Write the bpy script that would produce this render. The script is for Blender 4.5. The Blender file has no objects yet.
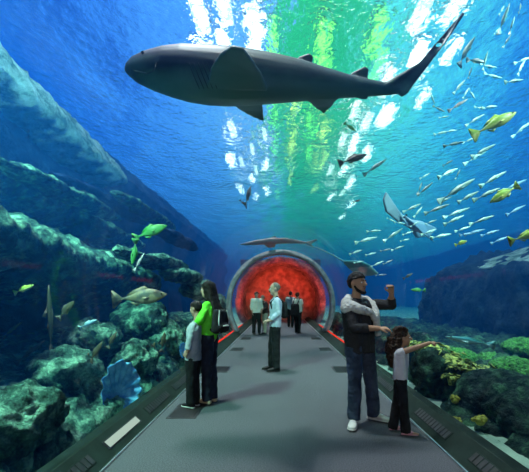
import bpy, bmesh, math, random
import numpy as np
from mathutils import Vector, Matrix, noise as MN
R = random.Random(7)
S = bpy.context.scene
COL = S.collection
F, VX, HY, CZ = 345.0, 280.0, 297.0, 1.47

def P(px, py, Y):
    """the point of the place seen at photo position px,py at distance Y"""
    return Vector(((px-VX)/F*Y, Y, CZ-(py-HY)/F*Y))

# ------------------------------------------------------------------ camera
cd = bpy.data.cameras.new('camera'); cam = bpy.data.objects.new('camera', cd); COL.objects.link(cam)
cd.sensor_fit = 'HORIZONTAL'; cd.sensor_width = 36; cd.lens = 36*F/529
cd.shift_x = (264.5-VX)/529; cd.shift_y = (HY-236)/529
cd.clip_start = .05; cd.clip_end = 300
cam.location = (0, 0, CZ); cam.rotation_euler = (math.pi/2, 0, 0)
S.camera = cam
S.view_settings.view_transform = 'Standard'; S.view_settings.look = 'None'
S.view_settings.exposure = 0.0; S.view_settings.gamma = 1
S.view_settings.use_curve_mapping = False
cy = S.cycles
cy.max_bounces = 8; cy.diffuse_bounces = 2; cy.glossy_bounces = 3; cy.transmission_bounces = 6
cy.transparent_max_bounces = 24; cy.volume_bounces = 0
cy.caustics_reflective = False; cy.caustics_refractive = False
cy.use_denoising = True
cy.sample_clamp_indirect = 4.0

# ------------------------------------------------------------------ materials
def newmat(name):
    m = bpy.data.materials.new(name); m.use_nodes = True
    nt = m.node_tree; nt.nodes.clear()
    o = nt.nodes.new('ShaderNodeOutputMaterial')
    return m, nt, o
def node(nt, t, **k):
    n = nt.nodes.new(t)
    for a, v in k.items():
        if a in n.inputs.keys() if isinstance(a, str) else False: n.inputs[a].default_value = v
        else: setattr(n, a, v)
    return n
def rgba(c): return (c[0], c[1], c[2], 1)
def mat(name, c, rough=.6, c2=None, scale=8, bump=0, bscale=None, detail=4, metal=0, lo=.35, hi=.65, stretch=None, spec=.5, kind='noise'):
    m, nt, o = newmat(name)
    b = node(nt, 'ShaderNodeBsdfPrincipled'); L = nt.links.new
    b.inputs['Roughness'].default_value = rough; b.inputs['Metallic'].default_value = metal
    b.inputs['Specular IOR Level'].default_value = spec
    b.inputs['Base Color'].default_value = rgba(c)
    tc = node(nt, 'ShaderNodeTexCoord'); co = tc.outputs['Object']
    if stretch:
        mp = node(nt, 'ShaderNodeMapping'); mp.inputs['Scale'].default_value = stretch
        L(co, mp.inputs['Vector']); co = mp.outputs['Vector']
    if c2 is not None:
        if kind == 'noise':
            n = node(nt, 'ShaderNodeTexNoise'); n.inputs['Scale'].default_value = scale; n.inputs['Detail'].default_value = detail
            out = n.outputs['Fac']
        elif kind == 'wave':
            n = node(nt, 'ShaderNodeTexWave'); n.inputs['Scale'].default_value = scale; n.inputs['Distortion'].default_value = 1.5
            n.bands_direction = 'Z'; out = n.outputs['Fac']
        else:
            n = node(nt, 'ShaderNodeTexVoronoi'); n.inputs['Scale'].default_value = scale; out = n.outputs['Distance']
        L(co, n.inputs['Vector'])
        r = node(nt, 'ShaderNodeValToRGB'); r.color_ramp.elements[0].position = lo; r.color_ramp.elements[1].position = hi
        r.color_ramp.elements[0].color = rgba(c); r.color_ramp.elements[1].color = rgba(c2)
        L(out, r.inputs['Fac']); L(r.outputs['Color'], b.inputs['Base Color'])
    if bump:
        n2 = node(nt, 'ShaderNodeTexNoise'); n2.inputs['Scale'].default_value = bscale or scale*2; n2.inputs['Detail'].default_value = 6
        L(co, n2.inputs['Vector'])
        bp = node(nt, 'ShaderNodeBump'); bp.inputs['Strength'].default_value = bump; bp.inputs['Distance'].default_value = .05
        L(n2.outputs['Fac'], bp.inputs['Height']); L(bp.outputs['Normal'], b.inputs['Normal'])
    L(b.outputs['BSDF'], o.inputs['Surface'])
    return m
def emit(name, c, s):
    m, nt, o = newmat(name)
    e = node(nt, 'ShaderNodeEmission'); e.inputs['Color'].default_value = rgba(c); e.inputs['Strength'].default_value = s
    nt.links.new(e.outputs[0], o.inputs['Surface']); return m
def rockmat(name, dark, mid, light, scale=3.2):
    m, nt, o = newmat(name); L = nt.links.new
    b = node(nt, 'ShaderNodeBsdfPrincipled'); b.inputs['Roughness'].default_value = .95; b.inputs['Specular IOR Level'].default_value = .15
    tc = node(nt, 'ShaderNodeTexCoord')
    n = node(nt, 'ShaderNodeTexNoise'); n.inputs['Scale'].default_value = scale; n.inputs['Detail'].default_value = 12; n.inputs['Roughness'].default_value = .74
    L(tc.outputs['Object'], n.inputs['Vector'])
    r = node(nt, 'ShaderNodeValToRGB'); e = r.color_ramp.elements
    e[0].position = .41; e[0].color = rgba(dark); e[1].position = .62; e[1].color = rgba(light)
    x = e.new(.51); x.color = rgba(mid)
    L(n.outputs['Fac'], r.inputs['Fac']); L(r.outputs['Color'], b.inputs['Base Color'])
    n2 = node(nt, 'ShaderNodeTexNoise'); n2.inputs['Scale'].default_value = 11; n2.inputs['Detail'].default_value = 8; n2.inputs['Roughness'].default_value = .7
    L(tc.outputs['Object'], n2.inputs['Vector'])
    bp = node(nt, 'ShaderNodeBump'); bp.inputs['Strength'].default_value = 1.0; bp.inputs['Distance'].default_value = .2
    L(n2.outputs['Fac'], bp.inputs['Height']); L(bp.outputs['Normal'], b.inputs['Normal'])
    L(b.outputs['BSDF'], o.inputs['Surface']); return m

# ------------------------------------------------------------------ object helpers
def link(name, me, m=None, parent=None, smooth=True):
    o = bpy.data.objects.new(name, me); COL.objects.link(o)
    if m is not None and len(me.materials) == 0: me.materials.append(m)
    if smooth: me.polygons.foreach_set('use_smooth', [True]*len(me.polygons))
    if parent is not None: o.parent = parent
    return o
def pyd(name, vs, fs, m=None, parent=None, smooth=True):
    me = bpy.data.meshes.new(name); me.from_pydata([tuple(v) for v in vs], [], fs); me.update()
    return link(name, me, m, parent, smooth)
def tag(o, label, cat, group=None):
    o['label'] = label; o['category'] = cat
    if group: o['group'] = group
    return o
def struct(o): o['kind'] = 'structure'; return o
def empty(name, loc): 
    o = bpy.data.objects.new(name, None); COL.objects.link(o); o.location = loc; o.empty_display_size = .1; return o
def box(name, c, s, m, parent=None, bev=0.0, rot=None):
    bm = bmesh.new(); bmesh.ops.create_cube(bm, size=1)
    bmesh.ops.scale(bm, vec=s, verts=bm.verts)
    if bev: bmesh.ops.bevel(bm, geom=bm.edges[:], offset=bev, segments=2, affect='EDGES', profile=.5)
    if rot: bmesh.ops.transform(bm, matrix=rot.to_4x4(), verts=bm.verts)
    bmesh.ops.translate(bm, vec=c, verts=bm.verts)
    me = bpy.data.meshes.new(name); bm.to_mesh(me); bm.free()
    return link(name, me, m, parent, False)
def sweep(name, prof, ys, m, closed=True, fn=None, smooth=True, caps=False, flip=False, parent=None):
    """a cross-section in x,z carried along Y"""
    n = len(prof); vs = []; fs = []
    for j, y in enumerate(ys):
        for i, (x, z) in enumerate(prof):
            v = Vector((x, y, z)); vs.append(fn(v, i, j) if fn else v)
    for j in range(len(ys)-1):
        for i in range(n if closed else n-1):
            a, b = j*n+i, j*n+(i+1) % n; f = (a, b, b+n, a+n)
            fs.append(f[::-1] if flip else f)
    if caps:
        a = tuple(range(n)); b = tuple((len(ys)-1)*n+i for i in range(n))
        fs += [a, b[::-1]] if flip else [a[::-1], b]
    return pyd(name, vs, fs, m, parent, smooth)
def fixn(o):
    bm = bmesh.new(); bm.from_mesh(o.data); bmesh.ops.recalc_face_normals(bm, faces=bm.faces); bm.to_mesh(o.data); bm.free(); return o

# ------------------------------------------------------------------ tunnel shell
TX, HW, KZ, RR, ZC = .03, 1.75, .17, 2.03, 1.20
Y0, Y1 = -3.0, 22.4
def arch(r, n=56, zb=KZ):
    a0 = math.asin((zb-ZC)/r)
    return [(TX+r*math.cos(a0+(math.pi-2*a0)*k/n), ZC+r*math.sin(a0+(math.pi-2*a0)*k/n)) for k in range(n+1)]

m_carp = mat('carpet', (.036, .041, .05), .95, (.125, .135, .15), 90, bump=.6, bscale=240, detail=8)
m_kerb = mat('dark_green_kerb', (.007, .015, .012), .9, (.013, .026, .021), 5, spec=.15)
m_black = mat('black_metal', (.008, .008, .009), .5)
m_grille = mat('grille', (.004, .004, .004), .6)
m_white = mat('white_paint', (.75, .8, .78), .5)
m_steel = mat('steel', (.5, .52, .52), .35, metal=.9)

fl = struct(box('floor', (TX, (Y0+Y1)/2, -.05), (3.06, Y1-Y0, .1), m_carp))
for s, nm in ((-1, 'left'), (1, 'right')):
    pr = [(TX+s*1.53, -.1), (TX+s*1.53, .012), (TX+s*1.55, .014), (TX+s*1.73, KZ), (TX+s*1.85, KZ), (TX+s*1.85, -.1)]
    k = struct(fixn(sweep('trim_%d' % (1 if s < 0 else 2), pr, [Y0, Y1], m_kerb, smooth=False, caps=True)))
    e = struct(box('baseboard_'+nm, (TX+s*1.528, (Y0+Y1)/2, .008), (.012, Y1-Y0, .016), m_steel))
# the acrylic
m_acr, nt, o = newmat('clear_acrylic')
tr = node(nt, 'ShaderNodeBsdfTransparent'); tr.inputs['Color'].default_value = (.97, .99, .99, 1)
gl = node(nt, 'ShaderNodeBsdfGlossy'); gl.inputs['Roughness'].default_value = .03; gl.inputs['Color'].default_value = (.9, .95, 1, 1)
fr = node(nt, 'ShaderNodeFresnel'); fr.inputs['IOR'].default_value = 1.3
mu = node(nt, 'ShaderNodeMath', operation='MULTIPLY'); mu.inputs[1].default_value = .4
mx = node(nt, 'ShaderNodeMixShader'); nt.links.new(fr.outputs[0], mu.inputs[0]); nt.links.new(mu.outputs[0], mx.inputs[0])
nt.links.new(tr.outputs[0], mx.inputs[1]); nt.links.new(gl.outputs[0], mx.inputs[2]); nt.links.new(mx.outputs[0], o.inputs['Surface'])
ysg = [Y0+(Y1-Y0)*k/48 for k in range(49)]
struct(sweep('window_1', arch(RR), ysg, m_acr, closed=False))
# joint ring between tunnel sections
m_ring = mat('pale_ring', (.22, .24, .27), .7, (.42, .44, .47), 5, bump=.5)
def ring(name, y, w, r0, r1, m):
    a = arch(r0); b = arch(r1); pr = a+b[::-1]; n = len(pr)
    return struct(fixn(sweep(name, pr, [y, y+w], m, caps=True)))
ring('trim_3', 13.0, .5, RR-.12, RR+.03, m_ring)
struct(box('wall_back', (TX, Y0-.1, 1.6), (4.6, .2, 4.2), mat('back_dark', (.03, .04, .05), .8)))

# ------------------------------------------------------------------ water body (volume) around the tunnel
WX0, WX1, WY0, WY1, WZ0, WZ1 = -7.5, 19.0, -4.5, 60.0, -.6, 6.6
m_wat, nt, o = newmat('sea_water')
t1 = node(nt, 'ShaderNodeBsdfTransparent'); nt.links.new(t1.outputs[0], o.inputs['Surface'])
vs_ = node(nt, 'ShaderNodeVolumeScatter'); vs_.inputs['Color'].default_value = (.02, .24, 1, 1); vs_.inputs['Density'].default_value = .048; vs_.inputs['Anisotropy'].default_value = .2
va = node(nt, 'ShaderNodeVolumeAbsorption'); va.inputs['Color'].default_value = (.0, .64, .98, 1); va.inputs['Density'].default_value = .09
ad = node(nt, 'ShaderNodeAddShader'); nt.links.new(vs_.outputs[0], ad.inputs[0]); nt.links.new(va.outputs[0], ad.inputs[1]); nt.links.new(ad.outputs[0], o.inputs['Volume'])
bm = bmesh.new()
bmesh.ops.create_cube(bm, size=1)
for v in bm.verts:
    v.co = Vector(((WX0+WX1)/2+v.co.x*(WX1-WX0), (WY0+WY1)/2+v.co.y*(WY1-WY0), (WZ0+WZ1)/2+v.co.z*(WZ1-WZ0)))
tube = arch(RR+.06, 40, .10); tube += [(TX-1.9, -.12), (TX+1.9, -.12)]
b0 = [bm.verts.new((x, Y0-.4, z)) for x, z in tube]; b1 = [bm.verts.new((x, Y1+.9, z)) for x, z in tube]
n = len(tube)
fs = [bm.faces.new((b0[i], b0[(i+1) % n], b1[(i+1) % n], b1[i])) for i in range(n)] + [bm.faces.new(b0), bm.faces.new(b1[::-1])]
bm.normal_update()
top = max(fs[:n], key=lambda f: f.calc_center_median().z)
if top.normal.z > 0:                       # must face into the tunnel
    for f in fs: f.normal_flip()
me = bpy.data.meshes.new('water'); bm.to_mesh(me); bm.free()
struct(link('water', me, m_wat, None, False))

# tank shell
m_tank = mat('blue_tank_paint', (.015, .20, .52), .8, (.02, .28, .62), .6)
m_bed = mat('sand_bed', (.22, .34, .28), .95, (.42, .58, .46), 3, bump=.5)
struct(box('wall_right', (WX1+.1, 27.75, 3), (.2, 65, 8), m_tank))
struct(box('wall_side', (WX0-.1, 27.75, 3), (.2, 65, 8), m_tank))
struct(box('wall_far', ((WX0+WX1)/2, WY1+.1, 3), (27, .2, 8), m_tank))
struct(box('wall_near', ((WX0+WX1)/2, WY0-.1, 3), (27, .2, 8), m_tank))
for nm, a, b in (('ground_left', WX0, TX-1.87), ('ground_right', TX+1.87, WX1)):
    struct(box(nm, ((a+b)/2, 27.75, -.1), (b-a, 65, .2), m_bed))

# rippled surface layer
m_surf, nt, o = newmat('rippled_water_surface'); L = nt.links.new
g = node(nt, 'ShaderNodeBsdfGlass'); g.inputs['IOR'].default_value = 1.33; g.inputs['Roughness'].default_value = 0.0
t = node(nt, 'ShaderNodeBsdfTransparent'); mx = node(nt, 'ShaderNodeMixShader'); mx.inputs[0].default_value = .72
L(t.outputs[0], mx.inputs[1]); L(g.outputs[0], mx.inputs[2]); L(mx.outputs[0], o.inputs['Surface'])
tc = node(nt, 'ShaderNodeTexCoord'); n1 = node(nt, 'ShaderNodeTexNoise'); n1.inputs['Scale'].default_value = 4.5; n1.inputs['Detail'].default_value = 3
bp = node(nt, 'ShaderNodeBump'); bp.inputs['Strength'].default_value = .5; bp.inputs['Distance'].default_value = .06
L(tc.outputs['Object'], n1.inputs['Vector']); L(n1.outputs['Fac'], bp.inputs['Height']); L(bp.outputs['Normal'], g.inputs['Normal'])
nx, ny = 120, 300
vs, fs = [], []
for j in range(ny+1):
    for i in range(nx+1):
        x = WX0+(WX1-WX0)*i/nx; y = WY0+(WY1-WY0)*j/ny
        z = WZ1+.1+.05*MN.noise((x*1.1, y*.8, 0))+.025*MN.noise((x*2.6, y*2.2, 5))
        vs.append((x, y, z))
N = len(vs)
vs += [(x, y, WZ1+.3) for x, y, z in vs]
for j in range(ny):
    for i in range(nx):
        a = j*(nx+1)+i; q = (a, a+1, a+nx+2, a+nx+1)
        fs.append(q[::-1]); fs.append(tuple(k+N for k in q))
struct(pyd('water_surface', vs, fs, m_surf))

# ------------------------------------------------------------------ light: the hall above, lamps, added spots, daylight
w = bpy.data.worlds.new('hall_light'); S.world = w; w.use_nodes = True; nt = w.node_tree; nt.nodes.clear(); L = nt.links.new
o = node(nt, 'ShaderNodeOutputWorld'); bg = node(nt, 'ShaderNodeBackground'); bg.inputs['Strength'].default_value = 1.7
tc = node(nt, 'ShaderNodeTexCoord'); sp = node(nt, 'ShaderNodeSeparateXYZ'); L(tc.outputs['Generated'], sp.inputs[0])
r = node(nt, 'ShaderNodeValToRGB'); mp = node(nt, 'ShaderNodeMapRange'); mp.inputs['From Min'].default_value = -.7; mp.inputs['From Max'].default_value = .7
L(sp.outputs['X'], mp.inputs['Value']); L(mp.outputs[0], r.inputs['Fac']); L(r.outputs['Color'], bg.inputs['Color']); L(bg.outputs[0], o.inputs['Surface'])
e = r.color_ramp.elements; e[0].position = .05; e[0].color = (.004, .03, .32, 1); e[1].position = .96; e[1].color = (.004, .04, .36, 1)
for p_, c_ in ((.18, (.008, .055, .42, 1)), (.31, (.07, .30, .98, 1)), (.47, (.16, .48, 1.0, 1)), (.51, (.03, .55, .20, 1)), (.61, (.03, .50, .22, 1)), (.67, (.14, .80, .80, 1)), (.75, (.08, .62, .88, 1)), (.86, (.012, .15, .66, 1))):
    x = e.new(p_); x.color = c_
sd = bpy.data.lights.new('daylight', 'SUN'); sd.energy = 46; sd.angle = math.radians(5); sd.color = (1, .93, .94)
so = bpy.data.objects.new('daylight', sd); COL.objects.link(so); so.rotation_euler = (math.radians(-4), math.radians(-9), 0)

def spot(loc, tgt, c, en, ang=70, rad=.15, blend=.6):
    d = bpy.data.lights.new('unseen_spot', 'SPOT'); d.energy = en; d.color = c; d.spot_size = math.radians(ang); d.spot_blend = blend; d.shadow_soft_size = rad
    o = bpy.data.objects.new('unseen_spot', d); COL.objects.link(o); o.location = loc
    o.rotation_euler = (Vector(tgt)-Vector(loc)).to_track_quat('-Z', 'Y').to_euler(); return o
ld = bpy.data.lights.new('fill_spot', 'SPOT'); ld.energy = 210; ld.color = (1, .95, .88); ld.spot_size = math.radians(56); ld.spot_blend = .8; ld.shadow_soft_size = .35  # added fill spot behind the camera, brightens the people
lo_ = bpy.data.objects.new('fill_spot', ld); COL.objects.link(lo_); lo_.location = (-.5, -2.2, 2.45); lo_.rotation_euler = (Vector((.2, 4.2, .6))-Vector(lo_.location)).to_track_quat('-Z', 'Y').to_euler()
def point(loc, c, en, rad=.1):
    d = bpy.data.lights.new('red_lamp', 'POINT'); d.energy = en; d.color = c; d.shadow_soft_size = rad
    o = bpy.data.objects.new('red_lamp', d); COL.objects.link(o); o.location = loc; return o

# floodlights hanging over the water in rows; the ripples break up their image
m_lampw = emit('white_flood_glow', (1, 1, .97), 14); m_lampg = emit('green_flood_glow', (.25, 1, .12), 4.5); m_lampy = emit('yellow_flood_glow', (.7, 1, .2), 4.5)
m_case = mat('lamp_case', (.05, .06, .07), .5)
# colour, row name, x of the row, (y, width, length) of each lamp
ROWS = [('white', 'first', -2.15, ((9.3, .62, 1.3), (15.5, .5, 1.6), (19.2, .4, 1.5))),
        ('white', 'second', -1.42, ((9.0, .5, 1.3), (17.6, .34, 1.4), (20.5, .34, 1.6))),
        ('white', 'third', -.72, ((9.5, .55, 1.5), (16.0, .3, 1.3), (19.4, .3, 1.8))),
        ('green', 'fourth', -.22, ((9.9, .4, 1.6), (14.2, .3, 2.0), (20.2, .3, 2.2))),
        ('yellow', 'fifth', .55, ((13.6, .3, 1.8), (17.6, .3, 2.0))),
        ('green', 'sixth', 1.25, ((10.2, .55, 2.0), (14.8, .4, 1.6))),
        ('yellow', 'seventh', 1.95, ((15.6, .4, 2.2), (19.0, .4, 1.6))),
        ('green', 'eighth', 2.75, ((9.8, .5, 2.0),)),
        ('white', 'ninth', 3.0, ((13.9, .45, 1.6), (16.6, .5, 1.6), (20.5, .5, 1.8))),
        ('white', 'tenth', 3.72, ((9.2, .62, 1.2), (12.0, .5, 1.5), (14.8, .6, 1.6), (18.3, .5, 1.7))),
        ('white', 'eleventh', 4.5, ((9.0, .5, 1.0), (11.0, .4, 1.2), (22.0, .5, 1.6), (25.0, .5, 1.6)))]
for col, nth, x, ls in ROWS:
    for k, (y, wd, ln) in enumerate(ls):
        wd *= .62 if y < 13 else .55; ln *= .85
        t = empty('floodlight', (x, y, 9.0)); far = ('at its near end', 'second along it', 'third along it', 'at its far end')[k]
        tag(t, '%s floodlight glinting through the rippled water, %s row from the cliff, %s' % (col, nth, far), 'lamp', 'floodlights over the water')
        box('lamp_housing', (0, 0, .16), (wd+.1, ln+.1, .2), m_case, t, .03)
        box('glowing_lens', (0, 0, 0), (wd, ln, .1), {'white': m_lampw, 'green': m_lampg, 'yellow': m_lampy}[col], t, .04)
# unseen spots added to brighten the rocks, fish and corals
spot((-4.2, 1.2, 6.3), (-3.2, 5.0, .6), (.55, 1, .75), 4600, 66, .3)
spot((-3.4, 1.5, 6.3), (-4.2, 8.5, 2.2), (.55, 1, .8), 3600, 44, .3)
spot((-1.8, 3.0, 6.3), (-5.2, 8.2, 6.3), (.6, 1, .9), 3000, 36, .3)
spot((5.4, 1.8, 6.3), (3.4, 6.2, 3.2), (.8, 1, .9), 3000, 58, .3)
spot((4.2, 2.6, 6.3), (3.0, 4.8, 0), (.8, 1, .6), 440, 46, .3)

# ------------------------------------------------------------------ rocks
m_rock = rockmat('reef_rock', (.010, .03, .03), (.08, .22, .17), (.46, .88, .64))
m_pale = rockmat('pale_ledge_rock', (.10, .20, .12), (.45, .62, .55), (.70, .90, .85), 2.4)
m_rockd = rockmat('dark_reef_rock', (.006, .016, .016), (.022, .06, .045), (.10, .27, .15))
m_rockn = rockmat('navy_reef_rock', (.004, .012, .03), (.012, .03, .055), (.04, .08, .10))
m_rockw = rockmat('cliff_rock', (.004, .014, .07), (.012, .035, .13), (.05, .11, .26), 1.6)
m_rockb = rockmat('brown_rock', (.10, .07, .05), (.30, .22, .17), (.6, .48, .38), 2.5)
def fbm(v, sc, seed, o=5, ridged=True):
    q = Vector(v)*sc+Vector((seed*3.1, seed*7.7, seed*1.3))
    return (MN.ridged_multi_fractal(q, .9, 2.1, o, 1.0, 2.0)-1.0)*.5 if ridged else MN.fractal(q, .8, 2.1, o)
def dens(poly, step):
    out = []
    for k in range(len(poly)):
        a, b = Vector(poly[k]), Vector(poly[(k+1) % len(poly)]); n = max(1, int((b-a).length/step))
        out += [tuple(a.lerp(b, i/n)) for i in range(n)]
    return out
def smoothpoly(poly, it):
    for _ in range(it):
        q = []
        for k in range(len(poly)):
            a, b = Vector(poly[k]), Vector(poly[(k+1) % len(poly)]); q += [tuple(a.lerp(b, .25)), tuple(a.lerp(b, .75))]
        poly = q
    return poly
def strip(name, poly, y0, y1, m, amp, sc, seed, label, step=.1, shift=None, keep=None):
    pr = dens(smoothpoly(poly, 2), step)
    n = len(pr); ys = [y0+(y1-y0)*k/int((y1-y0)/step) for k in range(int((y1-y0)/step)+1)]
    cx = sum(p[0] for p in pr)/n; cz = sum(p[1] for p in pr)/n
    def fn(v, i, j):
        a, b = Vector(pr[i-1]), Vector(pr[(i+1) % n]); t = (b-a); nn = Vector((t.y, -t.x)).normalized() if t.length > 1e-6 else Vector((0, 0))
        if shift:
            dx, dz = shift(v.y); v = v+Vector((dx, 0, dz))
        e = min(1, (v.y-y0)/1.2, (y1-v.y)/1.2); e = max(0, e)**.5
        d = amp*(fbm(v, sc, seed)+.55*fbm(v, sc*2.7, seed+3)+.3*MN.fractal(v*sc*7, .8, 2.1, 4))
        v = v+Vector((nn.x*d, .25*d, nn.y*d))
        v.z = cz+(v.z-cz)*(.45+.55*e); v.x = cx+(v.x-cx)*(.6+.4*e)
        if keep is not None and v.z < 3.2: v.x = min(v.x, -keep) if keep > 0 else max(v.x, -keep)
        return v
    o = fixn(sweep(name, pr, ys, m, fn=fn, caps=True))
    return tag(o, label, 'rock')
def boulder(name, c, r, m, amp, sc, seed, label, sub=4, group=None, cat='rock'):
    bm = bmesh.new(); bmesh.ops.create_icosphere(bm, subdivisions=sub, radius=1)
    for v in bm.verts:
        p = Vector((v.co.x*r[0], v.co.y*r[1], v.co.z*r[2]))
        d = amp*(fbm(p+Vector(c), sc, seed)+.5*fbm(p, sc*3, seed+2)); v.co = p+v.co*d
    me = bpy.data.meshes.new(name); bm.to_mesh(me); bm.free()
    o = link(name, me, m); o.location = c
    return tag(o, label, cat, group)

# cliff behind everything on one side
pr = [(-5.9, -.1), (-5.7, .6), (-6.1, 1.6), (-5.9, 2.4), (-6.2, 3.2), (-5.8, 4.2), (-6.1, 5.2), (-5.75, 5.85), (-6.05, 6.2), (-6.3, 6.75)]
q = []
for a, b in zip(pr, pr[1:]):
    q += [tuple(Vector(a).lerp(Vector(b), k/8)) for k in range(8)]
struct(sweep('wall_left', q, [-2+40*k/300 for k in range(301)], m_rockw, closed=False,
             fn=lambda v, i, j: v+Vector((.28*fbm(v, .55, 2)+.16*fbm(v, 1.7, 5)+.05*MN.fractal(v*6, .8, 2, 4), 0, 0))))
strip('rock_ledge', [(-6.4, 5.4), (-5.3, 5.5), (-5.05, 5.62), (-5.15, 5.9), (-5.45, 6.45), (-6.4, 6.5)], 3, 12, m_pale, .13, 1.1, 31, 'narrow bright jagged rock ledge high on the cliff just under the water surface', shift=lambda y: (0, -.09*(y-6.6)))
strip('rock_ledge', [(-6.4, 3.1), (-5.2, 3.25), (-4.55, 3.55), (-4.6, 3.75), (-5.3, 3.95), (-6.4, 4.3)], 1, 13, m_rock, .2, .8, 11, 'long sloping rock ledge halfway up the cliff above the big rounded overhang', shift=lambda y: (-.04*(y-5.5), -.05*(y-5.5)))
strip('rock_overhang', [(-5.8, 1.5), (-4.4, 1.75), (-3.45, 2.0), (-3.15, 2.25), (-3.4, 2.5), (-4.3, 2.75), (-5.8, 3.0)], 1.5, 10.6, m_rock, .24, .9, 4, 'big rounded pale green rock overhang above the dark cave with brown fish', .07, shift=lambda y: (-.02*(y-4), -.07*(y-4.1)), keep=2.3)
strip('rock_bank', [(-1.98, -.15), (-2.0, .06), (-2.3, .22), (-2.65, .42), (-3.1, .62), (-3.7, .72), (-5.6, .7), (-5.6, -.15)], 0.2, 17, m_rock, .2, 1.3, 8, 'lumpy green rock bank along the bottom of the glass below the dark cave', .07, keep=2.02)
for k, (px, py, Y, r, lab) in enumerate([
        (172, 338, 7.2, (.38, .5, .4), 'mottled boulder behind the boy at knee height beside the glass'),
        (150, 322, 7.0, (.5, .6, .4), 'wide boulder on the rock bank below the tan grouper'),
        (205, 290, 11.6, (.45, 1.5, .3), 'tall pale boulder behind the head of the long-haired woman'),
        (220, 304, 14.2, (.4, 1.2, .35), 'round boulder beyond the woman, next to the pale ring'),
        (188, 276, 9.3, (.30, 1.7, .13), 'flat slab of rock above the boy, fanning up the cliff'),
        (165, 262, 8.2, (.35, 2.2, .12), 'slanting slab of rock behind the bright green fish'),
        (75, 372, 4.3, (.32, .45, .26), 'knobbly boulder on the bank beside the blue fan sponge'),
        (30, 425, 3.0, (.3, .5, .3), 'pale green boulder low in the bank, nearest the viewer'),
        (140, 360, 5.6, (.3, .4, .28), 'small rough boulder just above the blue fan sponge'),
        (100, 338, 5.4, (.35, .5, .25), 'low boulder at the mouth of the dark cave')]):
    boulder('boulder', P(px, py, Y)+Vector((-r[0]*.4, 0, 0)), r, m_rock, .22, 1.6, 20+k, lab, 5)

for k, (px, py, Y, r, lab) in enumerate([
        (70, 196, 6.6, (.28, 2.0, .10), 'long thin blue slab of rock just above the sloping ledge, first of the layered slabs'),
        (110, 205, 8.6, (.3, 2.2, .10), 'long thin blue slab of rock, second of the layered slabs, behind the ledge'),
        (150, 215, 10.0, (.3, 2.2, .10), 'thin blue slab of rock slanting behind the bright green fish, third layered slab'),
        (178, 240, 10.0, (.3, 2.0, .10), 'thin blue slab of rock, lowest of the layered slabs above the long-haired woman')]):
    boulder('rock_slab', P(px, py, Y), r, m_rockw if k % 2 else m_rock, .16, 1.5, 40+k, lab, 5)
# the other side
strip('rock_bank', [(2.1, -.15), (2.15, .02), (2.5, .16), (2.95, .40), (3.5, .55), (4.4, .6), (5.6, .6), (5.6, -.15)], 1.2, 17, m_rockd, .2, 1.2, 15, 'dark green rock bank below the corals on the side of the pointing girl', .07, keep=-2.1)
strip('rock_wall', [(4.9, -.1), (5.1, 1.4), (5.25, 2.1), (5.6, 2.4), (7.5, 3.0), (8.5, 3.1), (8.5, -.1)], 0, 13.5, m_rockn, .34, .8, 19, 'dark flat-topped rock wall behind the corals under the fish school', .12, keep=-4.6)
strip('sand_slope', [(5.5, 2.15), (5.6, 2.34), (8.6, 3.5), (8.6, 3.1)], 1.5, 10.6, m_pale, .04, .7, 77, 'pale blue slope rising behind the dark flat-topped rock wall, under the yellow fish', .12)
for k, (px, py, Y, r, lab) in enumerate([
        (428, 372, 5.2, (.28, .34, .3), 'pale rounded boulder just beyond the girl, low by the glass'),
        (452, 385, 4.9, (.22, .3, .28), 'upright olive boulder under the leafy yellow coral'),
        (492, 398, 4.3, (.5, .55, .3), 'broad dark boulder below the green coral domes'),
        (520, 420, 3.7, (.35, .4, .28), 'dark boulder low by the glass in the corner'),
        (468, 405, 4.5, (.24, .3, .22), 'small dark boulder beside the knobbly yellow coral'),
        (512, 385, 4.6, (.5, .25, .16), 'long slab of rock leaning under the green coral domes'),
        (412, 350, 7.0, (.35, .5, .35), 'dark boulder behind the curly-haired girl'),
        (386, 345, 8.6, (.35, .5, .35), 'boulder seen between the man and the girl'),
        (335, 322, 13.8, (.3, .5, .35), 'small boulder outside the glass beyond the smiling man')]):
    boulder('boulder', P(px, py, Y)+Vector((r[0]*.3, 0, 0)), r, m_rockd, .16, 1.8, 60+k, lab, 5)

# red-lit rock vault round the far section of tunnel
def vault(name, y0, y1, r, m, amp, seed, label):
    pr = arch(r, 70, .0); ys = [y0+(y1-y0)*k/40 for k in range(41)]
    o = sweep(name, pr, ys, m, closed=False, fn=lambda v, i, j: v+(Vector((v.x-TX, 0, v.z-ZC)).normalized())*amp*max(-.6, fbm(v, 1.6, seed)+.5*fbm(v, 4, seed)))
    md = o.modifiers.new('thick', 'SOLIDIFY'); md.thickness = .3; md.offset = 1 if False else -1
    return tag(o, label, 'rock')
vault('rock_vault', 19.6, 22.3, 2.24, m_rockb, .13, 41, 'red-lit rock vault arching over the far end of the tunnel')
struct(box('wall_end', (TX, Y1+.1, 1.6), (5.2, .2, 4.6), mat('end_wall', (.16, .10, .08), .9, (.4, .26, .2), 3, bump=.6)))
m_red = emit('red_reflection', (1, .05, .03), 1.0)  # glow stands in for red light reflected along the kerbs
for y, x, z, en in ((11.0, -1.98, .05, 12), (11.0, 2.04, .05, 12)):
    point((x, y, z), (1, .05, .02), en, .05)
spot((TX, 18.8, 2.9), (TX, 22.4, 1.5), (1, .10, .03), 260, 110, .1)
for s in (-1, 1):
    spot((TX+s*1.97, 17.0, .05), (TX+s*1.0, 20.2, 2.9), (1, .06, .03), 1500, 80, .05)
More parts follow.
